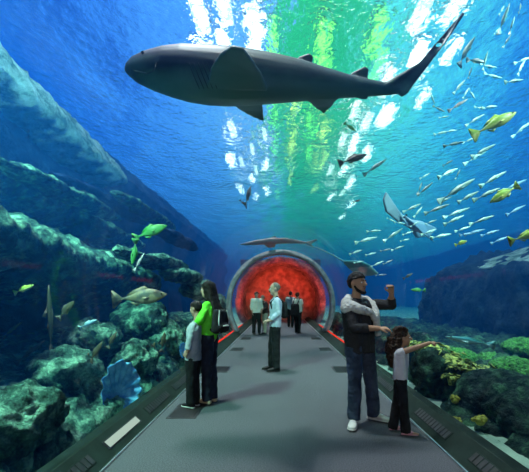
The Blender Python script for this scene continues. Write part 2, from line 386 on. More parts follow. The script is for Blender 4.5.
for s in (-1, 1):
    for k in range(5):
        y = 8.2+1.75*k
        t = box('reflection_strip', (0, 0, 0), (.05, 1.6, .03), m_red, None, .008); t.location = (TX+s*1.79, y, KZ+.02)
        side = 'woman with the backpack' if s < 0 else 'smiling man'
        tag(t, 'red reflection built as a glowing strip on the kerb beyond the %s, %s towards the ring' % (side, ('first', 'second', 'third', 'fourth', 'last')[k]), 'light strip', 'glowing red reflections on the kerbs')

# ------------------------------------------------------------------ kerb fittings and floor vents
m_lit = emit('kerb_lamp_glass', (.75, 1, .85), .55)
th = math.atan2(KZ-.014, .18)
def on_kerb(name, y, ln, s, m, h=.01):
    t = empty(name, (TX+s*1.64, y, .092)); t.rotation_euler = (0, -s*th if s > 0 else th, 0); return t
n = 0
gl_ = ['second from the viewer', 'between the lit panel and the vent', 'beside the boy', 'beyond the woman']
for s in (-1, 1):
    seq = [(2.55, 'g'), (3.55, 'l'), (4.55, 'g'), (5.6, 'g'), (7.6, 'g')] if s < 0 else [(2.6, 'g'), (3.8, 'g'), (5.5, 'g'), (7.6, 'g')]
    for k, (y, kd) in enumerate(seq):
        t = on_kerb('kerb_lamp' if kd == 'l' else 'kerb_grille', y, .8, s, None)
        side = 'by the boy' if s < 0 else 'by the pointing girl'
        if kd == 'l':
            box('lamp_frame', (0, 0, 0), (.10, .74, .012), m_black, t, .002); box('lit_panel', (0, 0, .005), (.075, .68, .012), m_lit, t, .002)
            tag(t, 'pale lit panel set in the dark kerb below the blue fan sponge', 'lamp')
        else:
            box('grille_frame', (0, 0, 0), (.11, .80, .012), m_kerb, t, .002)
            g = empty('slats', (0, 0, 0)); COL.objects.unlink(g); bpy.data.objects.remove(g)
            bm = bmesh.new()
            for i in range(12):
                bmesh.ops.create_cube(bm, size=1, matrix=Matrix.Translation((0, -.36+.0655*i, .006)) @ Matrix.Diagonal((.09, .05, .008, 1)))
            me = bpy.data.meshes.new('slats'); bm.to_mesh(me); bm.free(); link('slats', me, m_grille, t, False)
            tag(t, 'black air grille in the sloping kerb %s, %s from the viewer' % (side, ('first', 'second', 'third', 'fourth', 'fifth')[k if s > 0 or k < 1 else k-1]), 'grille', 'kerb grilles')
for s in (-1, 1):
    for k, y in enumerate((4.45, 7.0, 9.7, 12.2)):
        if s > 0 and k == 0: continue
        t = empty('floor_vent', (TX+s*1.23, y, .0))
        box('vent_frame', (0, 0, .004), (.36, .56, .01), m_black, t, .002)
        bm = bmesh.new()
        for i in range(13):
            bmesh.ops.create_cube(bm, size=1, matrix=Matrix.Translation((0, -.24+.04*i, .010)) @ Matrix.Diagonal((.31, .018, .006, 1)))
        me = bpy.data.meshes.new('grille'); bm.to_mesh(me); bm.free(); link('grille', me, m_grille, t, False)
        tag(t, 'black grated floor vent in the carpet on the %s side, %s from the viewer' % ('boy\'s' if s < 0 else 'girl\'s', ('first', 'second', 'third', 'fourth')[k if s < 0 else k-1]), 'vent', 'floor vents')

# ------------------------------------------------------------------ corals and sponge
m_brain = mat('green_coral', (.005, .05, .012), .9, (.08, .36, .05), 26, bump=1.0, bscale=40, lo=.3, hi=.7)
m_leaf = mat('yellow_green_coral', (.03, .07, .01), .8, (.40, .46, .10), 14, lo=.42, hi=.6, bump=.3)
m_knob = mat('yellow_coral', (.16, .17, .015), .8, (.42, .42, .06), 12, bump=.4)
m_fan = mat('blue_sponge', (.03, .24, .62), .6, (.22, .62, .92), 9, bump=.3)
for k, (px, py, Y, r, lab) in enumerate([
        (512, 372, 4.9, (.30, .32, .2), 'bright green dome coral, largest of the three by the tunnel glass'),
        (524, 349, 5.6, (.30, .34, .17), 'bright green dome coral standing behind the largest one'),
        (455, 357, 5.9, (.34, .32, .14), 'dull green dome coral behind the leafy yellow coral, under the blue-green fish'),
        (492, 362, 5.6, (.24, .26, .14), 'green dome coral between the leafy yellow coral and the largest dome')]):
    boulder('dome_coral', P(px, py, Y), r, m_brain, .07, 6.5, 80+k, lab, 5, None, 'coral')
def leafcoral(loc, rad, nl, label, seed):
    rr = random.Random(seed); bm = bmesh.new()
    bmesh.ops.create_cone(bm, segments=10, radius1=rad*.35, radius2=rad*.55, depth=rad*.9, cap_ends=True, matrix=Matrix.Translation((0, 0, -rad*.35)))
    t = empty('leaf_coral', loc)
    me = bpy.data.meshes.new('stalk'); bm.to_mesh(me); bm.free(); link('stalk', me, m_leaf, t)
    vs, fs = [], []
    for k in range(nl):
        a = rr.uniform(0, 6.28); d = rad*math.sqrt(rr.uniform(0, 1)); s = rad*rr.uniform(.15, .30)
        c = Vector((d*math.cos(a), d*math.sin(a), rr.uniform(-.1, .35)*rad))
        up = Vector((math.cos(a)*.7*d/rad+rr.uniform(-.4, .4), math.sin(a)*.7*d/rad+rr.uniform(-.4, .4), 1)).normalized()
        u = up.orthogonal().normalized(); v = up.cross(u); b = len(vs); M = 11
        for off in (0, .012):
            vs.append(c+up*(off-.15*s))
            for i in range(M):
                th_ = 6.2832*i/M; q = s*(1+.22*math.sin(3*th_+k)); vs.append(c+u*q*math.cos(th_)+v*q*math.sin(th_)+up*(off+.18*s*math.sin(2*th_+k)))
        for i in range(M):
            j = (i+1) % M
            fs += [(b, b+1+i, b+1+j), (b+M+1, b+M+2+j, b+M+2+i), (b+1+i, b+M+2+i, b+M+2+j, b+1+j)]
    pyd('leaves', vs, fs, m_leaf, t); return tag(t, label, 'coral')
for k, (px, py, Y, rad, nl, lab) in enumerate([
        (433, 350, 5.4, .19, 16, 'leafy yellow-green coral clump under the pointing hand'),
        (446, 357, 5.2, .2, 18, 'leafy yellow-green coral clump below the head of the blue-green fish'),
        (460, 367, 4.9, .2, 18, 'leafy yellow-green coral clump in the middle of the row above the boulders'),
        (474, 372, 4.8, .2, 18, 'leafy yellow-green coral clump next to the green domes'),
        (488, 380, 4.6, .14, 12, 'small leafy yellow-green coral at the low end of the row'),
        (452, 378, 4.7, .10, 9, 'tiny leafy yellow coral hanging below the row on the olive boulder'),
        (420, 347, 6.0, .18, 14, 'dim leafy coral behind the girl\'s outstretched arm')]):
    leafcoral(P(px, py, Y), rad*1.2, int(nl*1.9), lab, 200+k)
def knobcoral(loc, rad, label, seed):
    rr = random.Random(seed); bm = bmesh.new()
    for k in range(26):
        d = Vector((rr.gauss(0, 1), rr.gauss(0, 1), abs(rr.gauss(0, 1)))).normalized()*rad*rr.uniform(.5, .9)
        bmesh.ops.create_icosphere(bm, subdivisions=2, radius=rad*rr.uniform(.22, .36), matrix=Matrix.Translation(d))
    bmesh.ops.create_icosphere(bm, subdivisions=2, radius=rad*.7)
    me = bpy.data.meshes.new('knob_coral'); bm.to_mesh(me); bm.free(); o = link('knob_coral', me, m_knob); o.location = loc
    return tag(o, label, 'coral')
knobcoral(P(480, 421, 3.75), .075, 'knobbly yellow coral ball low among the dark boulders', 5)
knobcoral(P(457, 421, 4.0), .06, 'small knobbly yellow coral at the foot of the boulders by the sand', 6)
knobcoral(P(455, 400, 4.4), .07, 'knobbly olive coral under the leafy coral row', 7)
# blue ruffled fan sponge
def fan(loc, size, nrm, label):
    t = empty('fan_sponge', loc); vs, fs = [], []; A, B = 60, 14
    nrm = Vector(nrm).normalized(); up = Vector((0, 0, 1)); u = up.cross(nrm).normalized(); v = nrm.cross(u)
    for side in (0, 1):
        for j in range(B+1):
            q = j/B
            for i in range(A+1):
                a = math.radians(-75+330*i/A)
                rr = size*(q)*(1+.05*math.sin(13*a)*q+.25*math.sin(a-.2)); 
                rip = .09*size*q*math.sin(17*a)+.42*size*q*q-.02*side*(1.2-q)
                vs.append(u*(rr*.66*math.cos(a))+v*(rr*math.sin(a))+nrm*rip)
    N = (A+1)*(B+1)
    for j in range(B):
        for i in range(A):
            a = j*(A+1)+i; f = (a, a+1, a+A+2, a+A+1); fs.append(f); fs.append(tuple(k+N for k in f[::-1]))
    for i in range(A): a = B*(A+1)+i; fs.append((a, a+1, a+1+N, a+N))
    pyd('ruffled_cup', vs, fs, m_fan, t)
    bm = bmesh.new(); bmesh.ops.create_cone(bm, segments=14, radius1=size*.3, radius2=size*.12, depth=size*.6, cap_ends=True, matrix=Matrix.Translation(-nrm*size*.1+Vector((0, 0, -size*.28))))
    me = bpy.data.meshes.new('stalk'); bm.to_mesh(me); bm.free(); link('stalk', me, m_rock, t)
    return tag(t, label, 'sponge')
fan(P(117, 396, 4.45), .37, (.85, -.65, .1), 'large bright blue ruffled fan sponge standing on the rocks behind the kerb')
fan(P(361, 345, 9.0), .3, (-.8, -.6, .1), 'small blue fan sponge seen behind the smiling man\'s hip')
fan(P(182, 352, 7.1), .16, (.85, -.6, .1), 'small pale blue fan sponge beside the boy\'s hands')
# ------------------------------------------------------------------ sculpting: overlapping solids fused into one skin
class Fuse:
    def __init__(s): s.bm = bmesh.new()
    def ring(s, pts): return [s.bm.verts.new(p) for p in pts]
    def cap(s, a, b, ra, rb, flat_a=False, flat_b=False, n=14, sq=1.0, side=None):
        a, b = Vector(a), Vector(b); d = b-a; L = d.length
        if L < 1e-6: return s
        d.normalize()
        if side is None: u = d.orthogonal().normalized()
        else: u = (Vector(side)-d*d.dot(Vector(side))).normalized()
        v = d.cross(u); rs = []
        st = [] if flat_a else [(-math.cos(t)*1, math.sin(t)) for t in (.35, .75, 1.15)]
        for q, r in st: rs.append((a+d*ra*q, ra*r))
        rs += [(a, ra), (b, rb)]
        st = [] if flat_b else [(math.cos(t), math.sin(t)) for t in (1.15, .75, .35)]
        for q, r in st: rs.append((b+d*rb*q, rb*r))
        R_ = [s.ring([c+(u*math.cos(2*math.pi*i/n)*sq+v*math.sin(2*math.pi*i/n))*r for i in range(n)]) for c, r in rs]
        for p, q in zip(R_, R_[1:]):
            for i in range(n): s.bm.faces.new((p[i], p[(i+1) % n], q[(i+1) % n], q[i]))
        s.bm.faces.new(R_[0][::-1]); s.bm.faces.new(R_[-1]); return s
    def chain(s, pts, rs, **k):
        m = len(pts)-1
        for i in range(m):
            kk = dict(k); fa, fb = kk.pop('flat_a', False), kk.pop('flat_b', False)
            s.cap(pts[i], pts[i+1], rs[i], rs[i+1], flat_a=fa and i == 0, flat_b=fb and i == m-1, **kk)
        return s
    def ell(s, c, r, ax=None, sub=3):
        M = Matrix.Identity(3) if ax is None else Matrix((ax[0], ax[1], ax[2])).transposed()
        bmesh.ops.create_icosphere(s.bm, subdivisions=sub, radius=1, matrix=Matrix.Translation(Vector(c)) @ (M @ Matrix.Diagonal(Vector(r))).to_4x4()); return s
    def plate(s, pts, th):
        pts = [Vector(p) for p in pts]; n = Vector((0, 0, 0))
        for i in range(len(pts)): n += (pts[i]-pts[0]).cross(pts[(i+1) % len(pts)]-pts[0])
        n.normalize(); A = s.ring([p+n*th/2 for p in pts]); B = s.ring([p-n*th/2 for p in pts]); m = len(pts)
        s.bm.faces.new(A); s.bm.faces.new(B[::-1])
        for i in range(m): s.bm.faces.new((A[i], B[i], B[(i+1) % m], A[(i+1) % m]))
        return s
    def loft(s, cs, n=20):
        """cs: (centre, side vector, up vector) rings, closed at both ends"""
        R_ = [s.ring([c+u*math.cos(2*math.pi*i/n)+v*math.sin(2*math.pi*i/n) for i in range(n)]) for c, u, v in cs]
        for p, q in zip(R_, R_[1:]):
            for i in range(n): s.bm.faces.new((p[i], p[(i+1) % n], q[(i+1) % n], q[i]))
        s.bm.faces.new(R_[0][::-1]); s.bm.faces.new(R_[-1]); return s
    def mesh(s, name):
        bmesh.ops.triangulate(s.bm, faces=[f for f in s.bm.faces if len(f.verts) > 4])
        bmesh.ops.recalc_face_normals(s.bm, faces=s.bm.faces)
        me = bpy.data.meshes.new(name); s.bm.to_mesh(me); s.bm.free(); return me
    def fuse(s, name, vox, m, parent=None, it=3, origin=None, disp=0, dsc=8, fac=.5):
        me = s.mesh('raw'); t = bpy.data.objects.new('raw', me); COL.objects.link(t)
        r = t.modifiers.new('r', 'REMESH'); r.mode = 'VOXEL'; r.voxel_size = vox
        if it:
            k = t.modifiers.new('s', 'SMOOTH'); k.factor = fac; k.iterations = it
        dg = bpy.context.evaluated_depsgraph_get(); dg.update()
        out = bpy.data.meshes.new_from_object(t.evaluated_get(dg)); out.name = name
        bpy.data.objects.remove(t); bpy.data.meshes.remove(me)
        if disp:
            nn = [v.normal.copy() for v in out.vertices]
            for v, q in zip(out.vertices, nn): v.co += q*disp*MN.fractal(v.co*dsc, .8, 2, 3)
        if origin is not None: out.transform(Matrix.Translation(-Vector(origin)))
        out.materials.clear()
        return link(name, out, m, parent)

def counter(name, back, belly, z0, z1, rough=.45, nz=.25, sc=5):
    """back and belly colours, blended by height"""
    m, nt, o = newmat(name); L = nt.links.new
    b = node(nt, 'ShaderNodeBsdfPrincipled'); b.inputs['Roughness'].default_value = rough
    tc = node(nt, 'ShaderNodeTexCoord'); sp = node(nt, 'ShaderNodeSeparateXYZ'); L(tc.outputs['Object'], sp.inputs[0])
    n = node(nt, 'ShaderNodeTexNoise'); n.inputs['Scale'].default_value = sc; n.inputs['Detail'].default_value = 5; L(tc.outputs['Object'], n.inputs['Vector'])
    mr = node(nt, 'ShaderNodeMapRange'); mr.inputs['From Min'].default_value = z0; mr.inputs['From Max'].default_value = z1; L(sp.outputs['Z'], mr.inputs['Value'])
    a1 = node(nt, 'ShaderNodeMath', operation='MULTIPLY_ADD'); a1.inputs[1].default_value = nz; a1.inputs[2].default_value = -nz/2; L(n.outputs['Fac'], a1.inputs[0])
    a2 = node(nt, 'ShaderNodeMath', operation='ADD'); L(mr.outputs[0], a2.inputs[0]); L(a1.outputs[0], a2.inputs[1])
    r = node(nt, 'ShaderNodeValToRGB'); r.color_ramp.elements[0].color = rgba(belly); r.color_ramp.elements[1].color = rgba(back)
    r.color_ramp.elements[0].position = .3; r.color_ramp.elements[1].position = .62
    L(a2.outputs[0], r.inputs['Fac']); L(r.outputs['Color'], b.inputs['Base Color']); L(b.outputs[0], o.inputs['Surface']); return m

# ------------------------------------------------------------------ the big shark overhead
SY = 3.7; so_ = P(250, 78, SY); k_ = SY/F
m_shark = counter('shark_skin', (.008, .012, .024), (.11, .22, .20), -.24, .10, nz=.35, sc=4)
m_eye = mat('dark_eye', (.01, .01, .012), .15)
f = Fuse(); cs = []
for px, t_, b_, wf in [(124.5, 69, 71, 1), (128, 64, 75, 1.2), (136, 59.5, 81, 1.3), (150, 55.5, 87, 1.3), (168, 52, 93, 1.25), (186, 50, 98, 1.15), (206, 50, 101.5, 1.05), (226, 51, 103, 1), (250, 53, 102.5, .95), (275, 57, 101, .92), (300, 62, 99.5, .9), (325, 69, 98, .85), (348, 75.5, 97, .8), (370, 80, 96, .75), (388, 83, 95, .65), (399, 82, 94, .5)]:
    h = (b_-t_)/2*k_; c = P(px, (t_+b_)/2, SY); cs.append((c, Vector((0, h*wf*.95, 0)), Vector((0, 0, h*1.02))))
f.loft(cs, 24)
f.plate([P(384, 83, SY), P(402, 76, SY), P(418, 64, SY), P(436, 43, SY), P(462, 13, SY+.1), P(464, 15, SY+.1), P(446, 42, SY), P(428, 66, SY), P(414, 84, SY), P(408, 93, SY), P(402, 97, SY), P(396, 91, SY), P(386, 94, SY)], .045)
f.cap(P(385, 89, SY), P(424, 62, SY), .055, .022)
f.plate([P(208, 86, 3.54), P(211, 68, 3.36), P(220, 54, 3.2), P(232, 46, 3.08), P(243, 48, 3.08), P(252, 60, 3.2), P(262, 75, 3.38), P(268, 90, 3.54)], .045)      # fin towards the viewer
f.plate([P(226, 98, 3.810), P(240, 109, 4.031), P(252, 116, 4.142), P(264, 120.5, 4.197), P(263, 110, 4.087), P(262, 98, 3.810)], .04)
f.plate([P(292, 64, SY), P(299, 57, SY), P(309, 53.5, SY), P(313, 56, SY), P(312, 67, SY)], .035)
f.plate([P(344, 78, SY), P(355, 71, SY), P(365, 66.5, SY), P(369, 69, SY), P(367, 82, SY)], .03)
f.plate([P(306, 98, SY), P(314, 106, SY+.15), P(324, 113, SY+.25), P(331, 106, SY+.2), P(338, 97, SY)], .035)
f.plate([P(352, 96, SY), P(362, 99, SY), P(368, 99, SY), P(366, 95, SY)], .03)
sh = empty('shark', so_)
f.fuse('body', .014, m_shark, sh, it=3, origin=so_)
for k in range(5):
    px = 196+4.2*k; y0_, y1_ = 75, 90; hw = 27.5*k_*1.0
    bm = bmesh.new(); pts = []
    for i in range(7):
        a = math.radians(8+44*i/6); h = 26.3*k_; c = P(px+1.2*i, 77, SY)
        pts.append(Vector((c.x, c.y-h*1.02*math.cos(a)*1.0, c.z-h*1.03*math.sin(a)))-so_)
    g = Fuse(); g.chain(pts, [.004]*7, n=6); link('gill_slit', g.mesh('gill_slit'), mat('gill_dark', (.012, .015, .02), .6) if k == 0 else bpy.data.materials['gill_dark'], sh)
e = P(150, 66, SY)+Vector((0, -.205, 0))-so_
g = Fuse(); g.ell(e, (.016, .012, .016)); link('eye', g.mesh('eye'), m_eye, sh)
g = Fuse(); pts = [P(px, py, SY)-so_+Vector((0, -dy*1.1, 0)) for px, py, dy in ((140, 79, .12), (146, 82, .15), (154, 85, .17), (161, 84, .2), (165, 80, .24))]
g.chain(pts, [.006]*5, n=6); link('mouth', g.mesh('mouth'), bpy.data.materials['gill_dark'], sh)
tag(sh, 'huge dark shark with pale belly gliding over the tunnel under the lamps', 'shark')

# ------------------------------------------------------------------ fish
def fishmesh(name, hs, wd, bend=0, fork=.16, dors=.05, tl=.2):
    """unit-length fish along x, head at +x"""
    f = Fuse(); n = len(hs); cs = []
    def C(x): return Vector((x, bend*(x*x-.08), 0))
    for i, h in enumerate(hs):
        x = .5-(1-tl*.75)*i/(n-1); c = C(x); cs.append((c, Vector((0, max(.004, h*wd), 0)), Vector((0, 0, max(.006, h)))))
    f.loft(cs, 12); xe = .5-(1-tl*.75); hm = max(hs); xb = C(xe)
    f.plate([xb+Vector((.04, 0, .012)), C(-.5)+Vector((.02, 0, fork)), C(-.5)+Vector((-.01, 0, fork*.98)), C(-.5+tl*.45)+Vector((0, 0, 0)), C(-.5)+Vector((-.01, 0, -fork*.95)), C(-.5)+Vector((.02, 0, -fork)), xb+Vector((.04, 0, -.012))], .014)
    f.plate([C(.2)+Vector((0, 0, hm*.8)), C(.1)+Vector((0, 0, hm+dors)), C(-.1)+Vector((0, 0, hm*.75+dors*.6)), C(-.25)+Vector((0, 0, hm*.35))], .014)
    f.plate([C(0)+Vector((0, 0, -hm*.85)), C(-.08)+Vector((0, 0, -hm*.9-dors*.7)), C(-.2)+Vector((0, 0, -hm*.45))], .012)
    for s in (-1, 1):
        w_ = hm*wd
        f.plate([C(.2)+Vector((0, s*w_*.8, -.02)), C(.08)+Vector((0, s*(w_+.05), -.05)), C(.06)+Vector((0, s*(w_+.02), -.015))], .01)
    return f.mesh(name)
SLIM = [.008, .028, .043, .053, .058, .056, .049, .037, .023, .012, .009]
DEEP = [.01, .06, .10, .13, .145, .14, .12, .085, .05, .025, .02]
MIDB = [.01, .05, .08, .10, .11, .105, .088, .064, .038, .018, .014]
m_silv = counter('silver_fish', (.60, .92, .78), (.36, .72, .72), -.02, .05, .3)  # back paler than belly: light from above painted in
m_blue = counter('blue_fish', (.30, .50, .62), (.16, .34, .50), -.02, .05, .35)  # same top light put into the back colour
m_pinkf = counter('pale_fish', (.45, .40, .42), (.85, .85, .85), -.02, .05, .3)
m_yell = counter('yellow_fish', (.40, .62, .06), (.80, .85, .25), -.03, .06, .4)
m_brown = counter('brown_fish', (.06, .055, .03), (.11, .09, .045), -.04, .08, .6)
m_dark = counter('dark_fish', (.025, .04, .05), (.10, .15, .16), -.04, .05, .5)
m_green = counter('green_fish', (.03, .27, .04), (.08, .36, .10), -.06, .1, .5)
m_tan = mat('grouper_skin', (.30, .24, .14), .6, (.10, .10, .09), 9, lo=.42, hi=.62)
m_aqua = counter('aqua_fish', (.05, .30, .34), (.34, .62, .60), -.03, .04, .35)
MESH = {}
def getmesh(kind, var, m):
    key = (kind, var, m.name)
    if key not in MESH:
        hs, wd, fk, do = {'slim': (SLIM, .75, .09, .025), 'eel': ([h*.55 for h in SLIM], .9, .04, .015), 'deep': (DEEP, .42, .17, .06), 'mid': (MIDB, .55, .15, .05)}[kind]
        me = fishmesh('fish', hs, wd, (-.18, 0, .18)[var], fk, do); me.materials.append(m)
        me.polygons.foreach_set('use_smooth', [True]*len(me.polygons)); MESH[key] = me
    return MESH[key]
def fish(px, py, L, ang, Y, kind, m, label, group=None, yaw=0, var=1, eye=False, name='fish'):
    th, ph = math.radians(ang), math.radians(yaw)
    while True:
        q = P(px, py, Y)
        if math.hypot(q.x-TX, q.z-ZC) > RR+.22+.35*L*Y/F*abs(math.sin(ph)) : break
        Y += .1
    d = Vector((math.cos(th)*math.cos(ph), math.sin(ph), math.sin(th)*math.cos(ph)))
    up = Vector((0, 0, 1)); 
    if abs(d.z) > .95: up = Vector((1, 0, 0))
    y = up.cross(d).normalized(); z = d.cross(y)
    ln = L*Y/F/max(.5, math.cos(ph))
    me = getmesh(kind, var, m); o = bpy.data.objects.new(name, me); COL.objects.link(o)
    M = Matrix((d, y, z)).transposed().to_4x4(); o.matrix_world = Matrix.Translation(P(px, py, Y)) @ M @ Matrix.Diagonal((ln, ln, ln, 1))
    tag(o, label, 'fish', group)
    if eye:
        hm = max({'slim': SLIM, 'deep': DEEP, 'mid': MIDB}[kind])
        for s in (-1, 1):
            e = bpy.data.objects.new('eye', EYE); COL.objects.link(e); e.parent = o
            w_ = {'slim': .034, 'deep': .040, 'mid': .042}[kind]; e.location = (.405, s*w_+(-.18, 0, .18)[var]*.08, .018)
    return o
g = Fuse(); g.ell((0, 0, 0), (.016, .008, .016), sub=2); EYE = g.mesh('eye'); EYE.materials.append(m_eye)
SCH = '''485,61,16,80 466,52,38,60 512,25,14,80 504,19,25,75 507,41,12,60 475,61,18,-8 488,66,17,-10 493,76,18,-18 514,81,22,15 524,60,20,20 521,68,20,60
470,73,12,70 459,87,18,50 466,93,13,60 472,94,12,-60 480,108,13,0 490,107,17,12 475,120,18,30 451,131,14,15 441,133,15,15 454,144,20,12 483,151,26,28 522,129,20,40
432,97,13,-60 439,109,13,-30 444,117,10,10 476,157,26,32 448,163,12,30 448,173,26,28 458,174,10,65 420,188,13,65 425,189,17,40 457,190,38,33 493,179,28,30
487,194,28,25 437,209,23,20 412,208,18,25 418,212,14,50 456,213,24,20 468,197,24,28 454,220,22,25 482,220,22,20 431,222,12,20 429,232,16,20 441,236,22,12 400,223,11,-5
374,231,14,5 366,240,22,15 393,235,20,35 398,248,12,20 386,250,10,10 391,220,9,-20 356,252,14,20 377,264,14,25 381,275,11,5 371,254,12,15 359,262,10,10 388,262,10,25
502,10,12,60 520,8,14,70 497,31,10,50 470,140,14,20 425,176,12,30 408,233,12,20 463,229,16,18 445,200,13,25 405,240,10,15 415,224,10,30'''
cnt = 0
for k, it in enumerate(SCH.split()):
    px, py, L, a = map(float, it.split(','))
    if py < 68: lab, gr = 'small silver fish high up at the top of the school, beside the shark\'s tail tip', 'silver fish at the top of the school'
    elif py < 112: lab, gr = 'small silver fish scattered just above the big yellow-green fish', 'silver fish above the big yellow-green fish'
    elif py < 160: lab, gr = 'small silver fish swimming just below and behind the big yellow-green fish', 'silver fish below the big yellow-green fish'
    elif px < 404: lab, gr = 'tiny silver fish at the low tail of the school, above the smiling man', 'tiny fish above the smiling man'
    elif px > 450: lab, gr = 'slim silver fish in the dense middle of the school, near the bright yellow fish', 'silver fish in the dense middle of the school'
    else: lab, gr = 'slim silver fish on the lamp-lit edge of the dense school, around the ray-shaped reflection', 'silver fish round the pale ray'
    fish(px, py, L*1.05, a, 4.3+R.uniform(-.5, 1.0), 'slim', m_silv, lab, gr, yaw=R.uniform(-18, 18), var=R.choice((0, 1, 2)))
for px, py, L, a in ((516, 210, 22, 28), (475, 232, 22, 15), (490, 233, 20, 18), (468, 234, 18, 10), (515, 185, 26, 25), (500, 240, 20, 22)):
    fish(px, py, L, a, 6.2, 'slim', m_blue, 'faint bluish fish swimming behind the main school, low beside the yellow fish', 'faint bluish fish behind the school', var=R.choice((0, 1, 2)))
fish(494, 124, 50, 28, 3.9, 'mid', m_yell, 'big yellow-green fish swimming upwards, largest fish of the school', None, 0, 1, True)
fish(504, 194, 30, 212, 4.0, 'deep', m_yell, 'bright yellow fish heading downwards against the school', None, 10, 1, True)
fish(526, 236, 36, 18, 3.6, 'mid', m_yell, 'yellow-green fish cut by the picture edge, only its tail in view', None, 0, 1, True)
fish(461, 243, 13, 20, 4.4, 'deep', m_yell, 'small plump yellow fish just above the pale slope of the rock wall', None, 0, 1)
fish(418, 290, 15, 178, 4.6, 'mid', m_green, 'small green fish beside the smiling man\'s raised fist', None)
fish(408, 276, 11, 30, 5.5, 'mid', m_dark, 'tiny dark fish above the small green fish', None)
fish(458, 105, 23, 32, 4.2, 'slim', m_pinkf, 'pinkish white fish catching the light ahead of the big yellow-green fish', None)
fish(476, 61, 19, -6, 4.4, 'mid', m_pinkf, 'cream coloured plump fish near the shark\'s tail tip', None)
fish(470, 341, 50, 170, 4.4, 'slim', m_aqua, 'long blue-green mackerel-like fish hovering over the leafy corals', None, 0, 1, True)
fish(353, 159, 30, 18, 4.6, 'mid', m_dark, 'dark fish below the shark\'s tail, upper of the two by the lamp glare', None, 0, 1, True)
fish(375, 167, 28, 35, 4.6, 'slim', m_aqua, 'grey-green fish below the shark\'s tail, next to the dark one', None)
fish(350, 127, 14, -35, 5.0, 'mid', m_green, 'small green fish under the shark between the lamp reflections', None)
fish(248, 196, 24, 80, 6.0, 'mid', m_dark, 'small dark fish seen from below in the pale water over the tunnel axis', None, 30, 1)
fish(243, 203, 9, -40, 6.0, 'mid', m_dark, 'tiny dark fish touching the upright dark one', None)
fish(357, 201, 8, 20, 5.0, 'mid', m_dark, 'tiny dark speck of a fish at the edge of the lamp glare', None)
# cliff side
fish(140, 297, 52, 6, 4.9, 'deep', m_tan, 'stout mottled tan grouper below the green fish, swimming towards the boy', None, 8, 1, True, 'grouper')
fish(150, 232, 36, 22, 5.2, 'deep', m_green, 'bright green fish in front of the cliff ledge', None, 0, 2, True)
fish(134, 252, 26, 262, 5.2, 'mid', m_green, 'green fish diving head down beside the bright green one', None, 0, 0)
fish(139, 262, 20, 60, 5.1, 'slim', m_pinkf, 'pale pinkish fish at the head of the diving green fish', None)
fish(24, 289, 22, 22, 4.0, 'mid', m_yell, 'small yellowish fish alone inside the dark cave, highest there', None, 0, 1, True)
fish(66, 310, 24, 48, 4.2, 'deep', m_brown, 'scaly olive fish in the middle of the dark cave', None, 0, 1, True)
fish(50, 322, 74, 92, 4.3, 'eel', m_brown, 'long brown eel-like fish hanging upright in the dark cave', None)
for px, py, L, a, lab in ((96, 352, 28, 58, 'brown fish nose up over the bank, nearest the blue fan sponge'), (84, 362, 26, 62, 'brown fish nose up on the bank, in the middle of the slanting trio'), (72, 368, 24, 60, 'brown fish nose up at the lower end of the slanting trio'),
                          (112, 340, 22, 62, 'small brown fish nose up just under the tan grouper'), (30, 352, 44, 38, 'slender brown fish slanting up the dark cave floor'), (88, 324, 24, 25, 'dim blue-grey fish at the back of the dark cave'),
                          (12, 330, 30, 40, 'slender dim brown fish at the picture edge in the cave'), (163, 342, 24, 80, 'brown fish upright beside the boy\'s jacket'), (152, 350, 20, 70, 'small brown fish close behind the upright one')):
    fish(px, py, L*.85, a, 4.3 if px < 100 else 5.0, 'slim' if 'slender' in lab else 'mid', m_blue if 'blue-grey' in lab else m_brown, lab, None, 0, R.choice((0, 1, 2)))

# slender shark far over the tunnel, ray with a whip tail, ray-shaped reflection
def simple(name, cs, plates, vox, m, label, cat, eyes=()):
    o0 = cs[len(cs)//2][0]; f = Fuse(); f.loft(cs, 16)
    for p, t in plates: f.plate(p, t)
    t = empty(name, o0); f.fuse('body', vox, m, t, it=2, origin=o0)
    for e in eyes:
        g = Fuse(); g.ell(e-o0, (.02, .02, .02), sub=2); link('eye', g.mesh('eye'), m_eye, t)
    return tag(t, label, cat)
Y_ = 12.6
cs = [(P(px, py, Y_), Vector((0, h*.9*Y_/F, 0)), Vector((0, 0, h*Y_/F))) for px, py, h in ((240, 244.5, .4), (246, 244, 1.4), (256, 242.5, 2.6), (270, 241, 3.2), (284, 240.7, 3), (296, 241.5, 2), (304, 242.5, 1), (312, 243.5, .5))]
simple('shark', cs, [([P(262, 243, Y_), P(268, 247.5, Y_+.4), P(275, 247, Y_+.45), P(276, 243, Y_)], .035), ([P(268, 239, Y_), P(275, 235.5, Y_), P(278, 239, Y_)], .035), ([P(304, 242.5, Y_), P(316, 239, Y_), P(318, 240, Y_), P(311, 244, Y_), P(314, 247, Y_), P(308, 245, Y_)], .035)],
       .016, m_dark, 'slender dark shark with a pale snout swimming over the far end of the tunnel', 'shark', [P(246, 244, Y_)+Vector((0, -.03, 0))])
Y_ = 9.3
tl = [P(300, 243.5, 12.5), P(318, 248, 11.5), P(333, 255, 10.3), P(346, 262.5, Y_)]
f = Fuse(); f.chain(tl, [.012, .016, .02, .03], n=8)
f.loft([(P(px, py, Y_), Vector((0, w*Y_/F, -.3*w*Y_/F)), Vector((.1*h*Y_/F, .2*h*Y_/F, h*Y_/F))) for px, py, w, h in ((344, 262, 2, 1.2), (350, 264.5, 8, 2.4), (358, 267.5, 15, 3.4), (366, 270.5, 14, 3), (373, 272.5, 7, 2), (378, 273.6, 1, .8))], 18)
o0 = P(360, 268, Y_); t = empty('ray', o0); f.fuse('body', .012, m_aqua, t, it=2, origin=o0)
for s in (-1, 1):
    g = Fuse(); g.ell(P(369, 270, Y_)-o0+Vector((0, s*.16, .07)), (.015, .015, .015), sub=2); link('eye', g.mesh('eye'), m_eye, t)
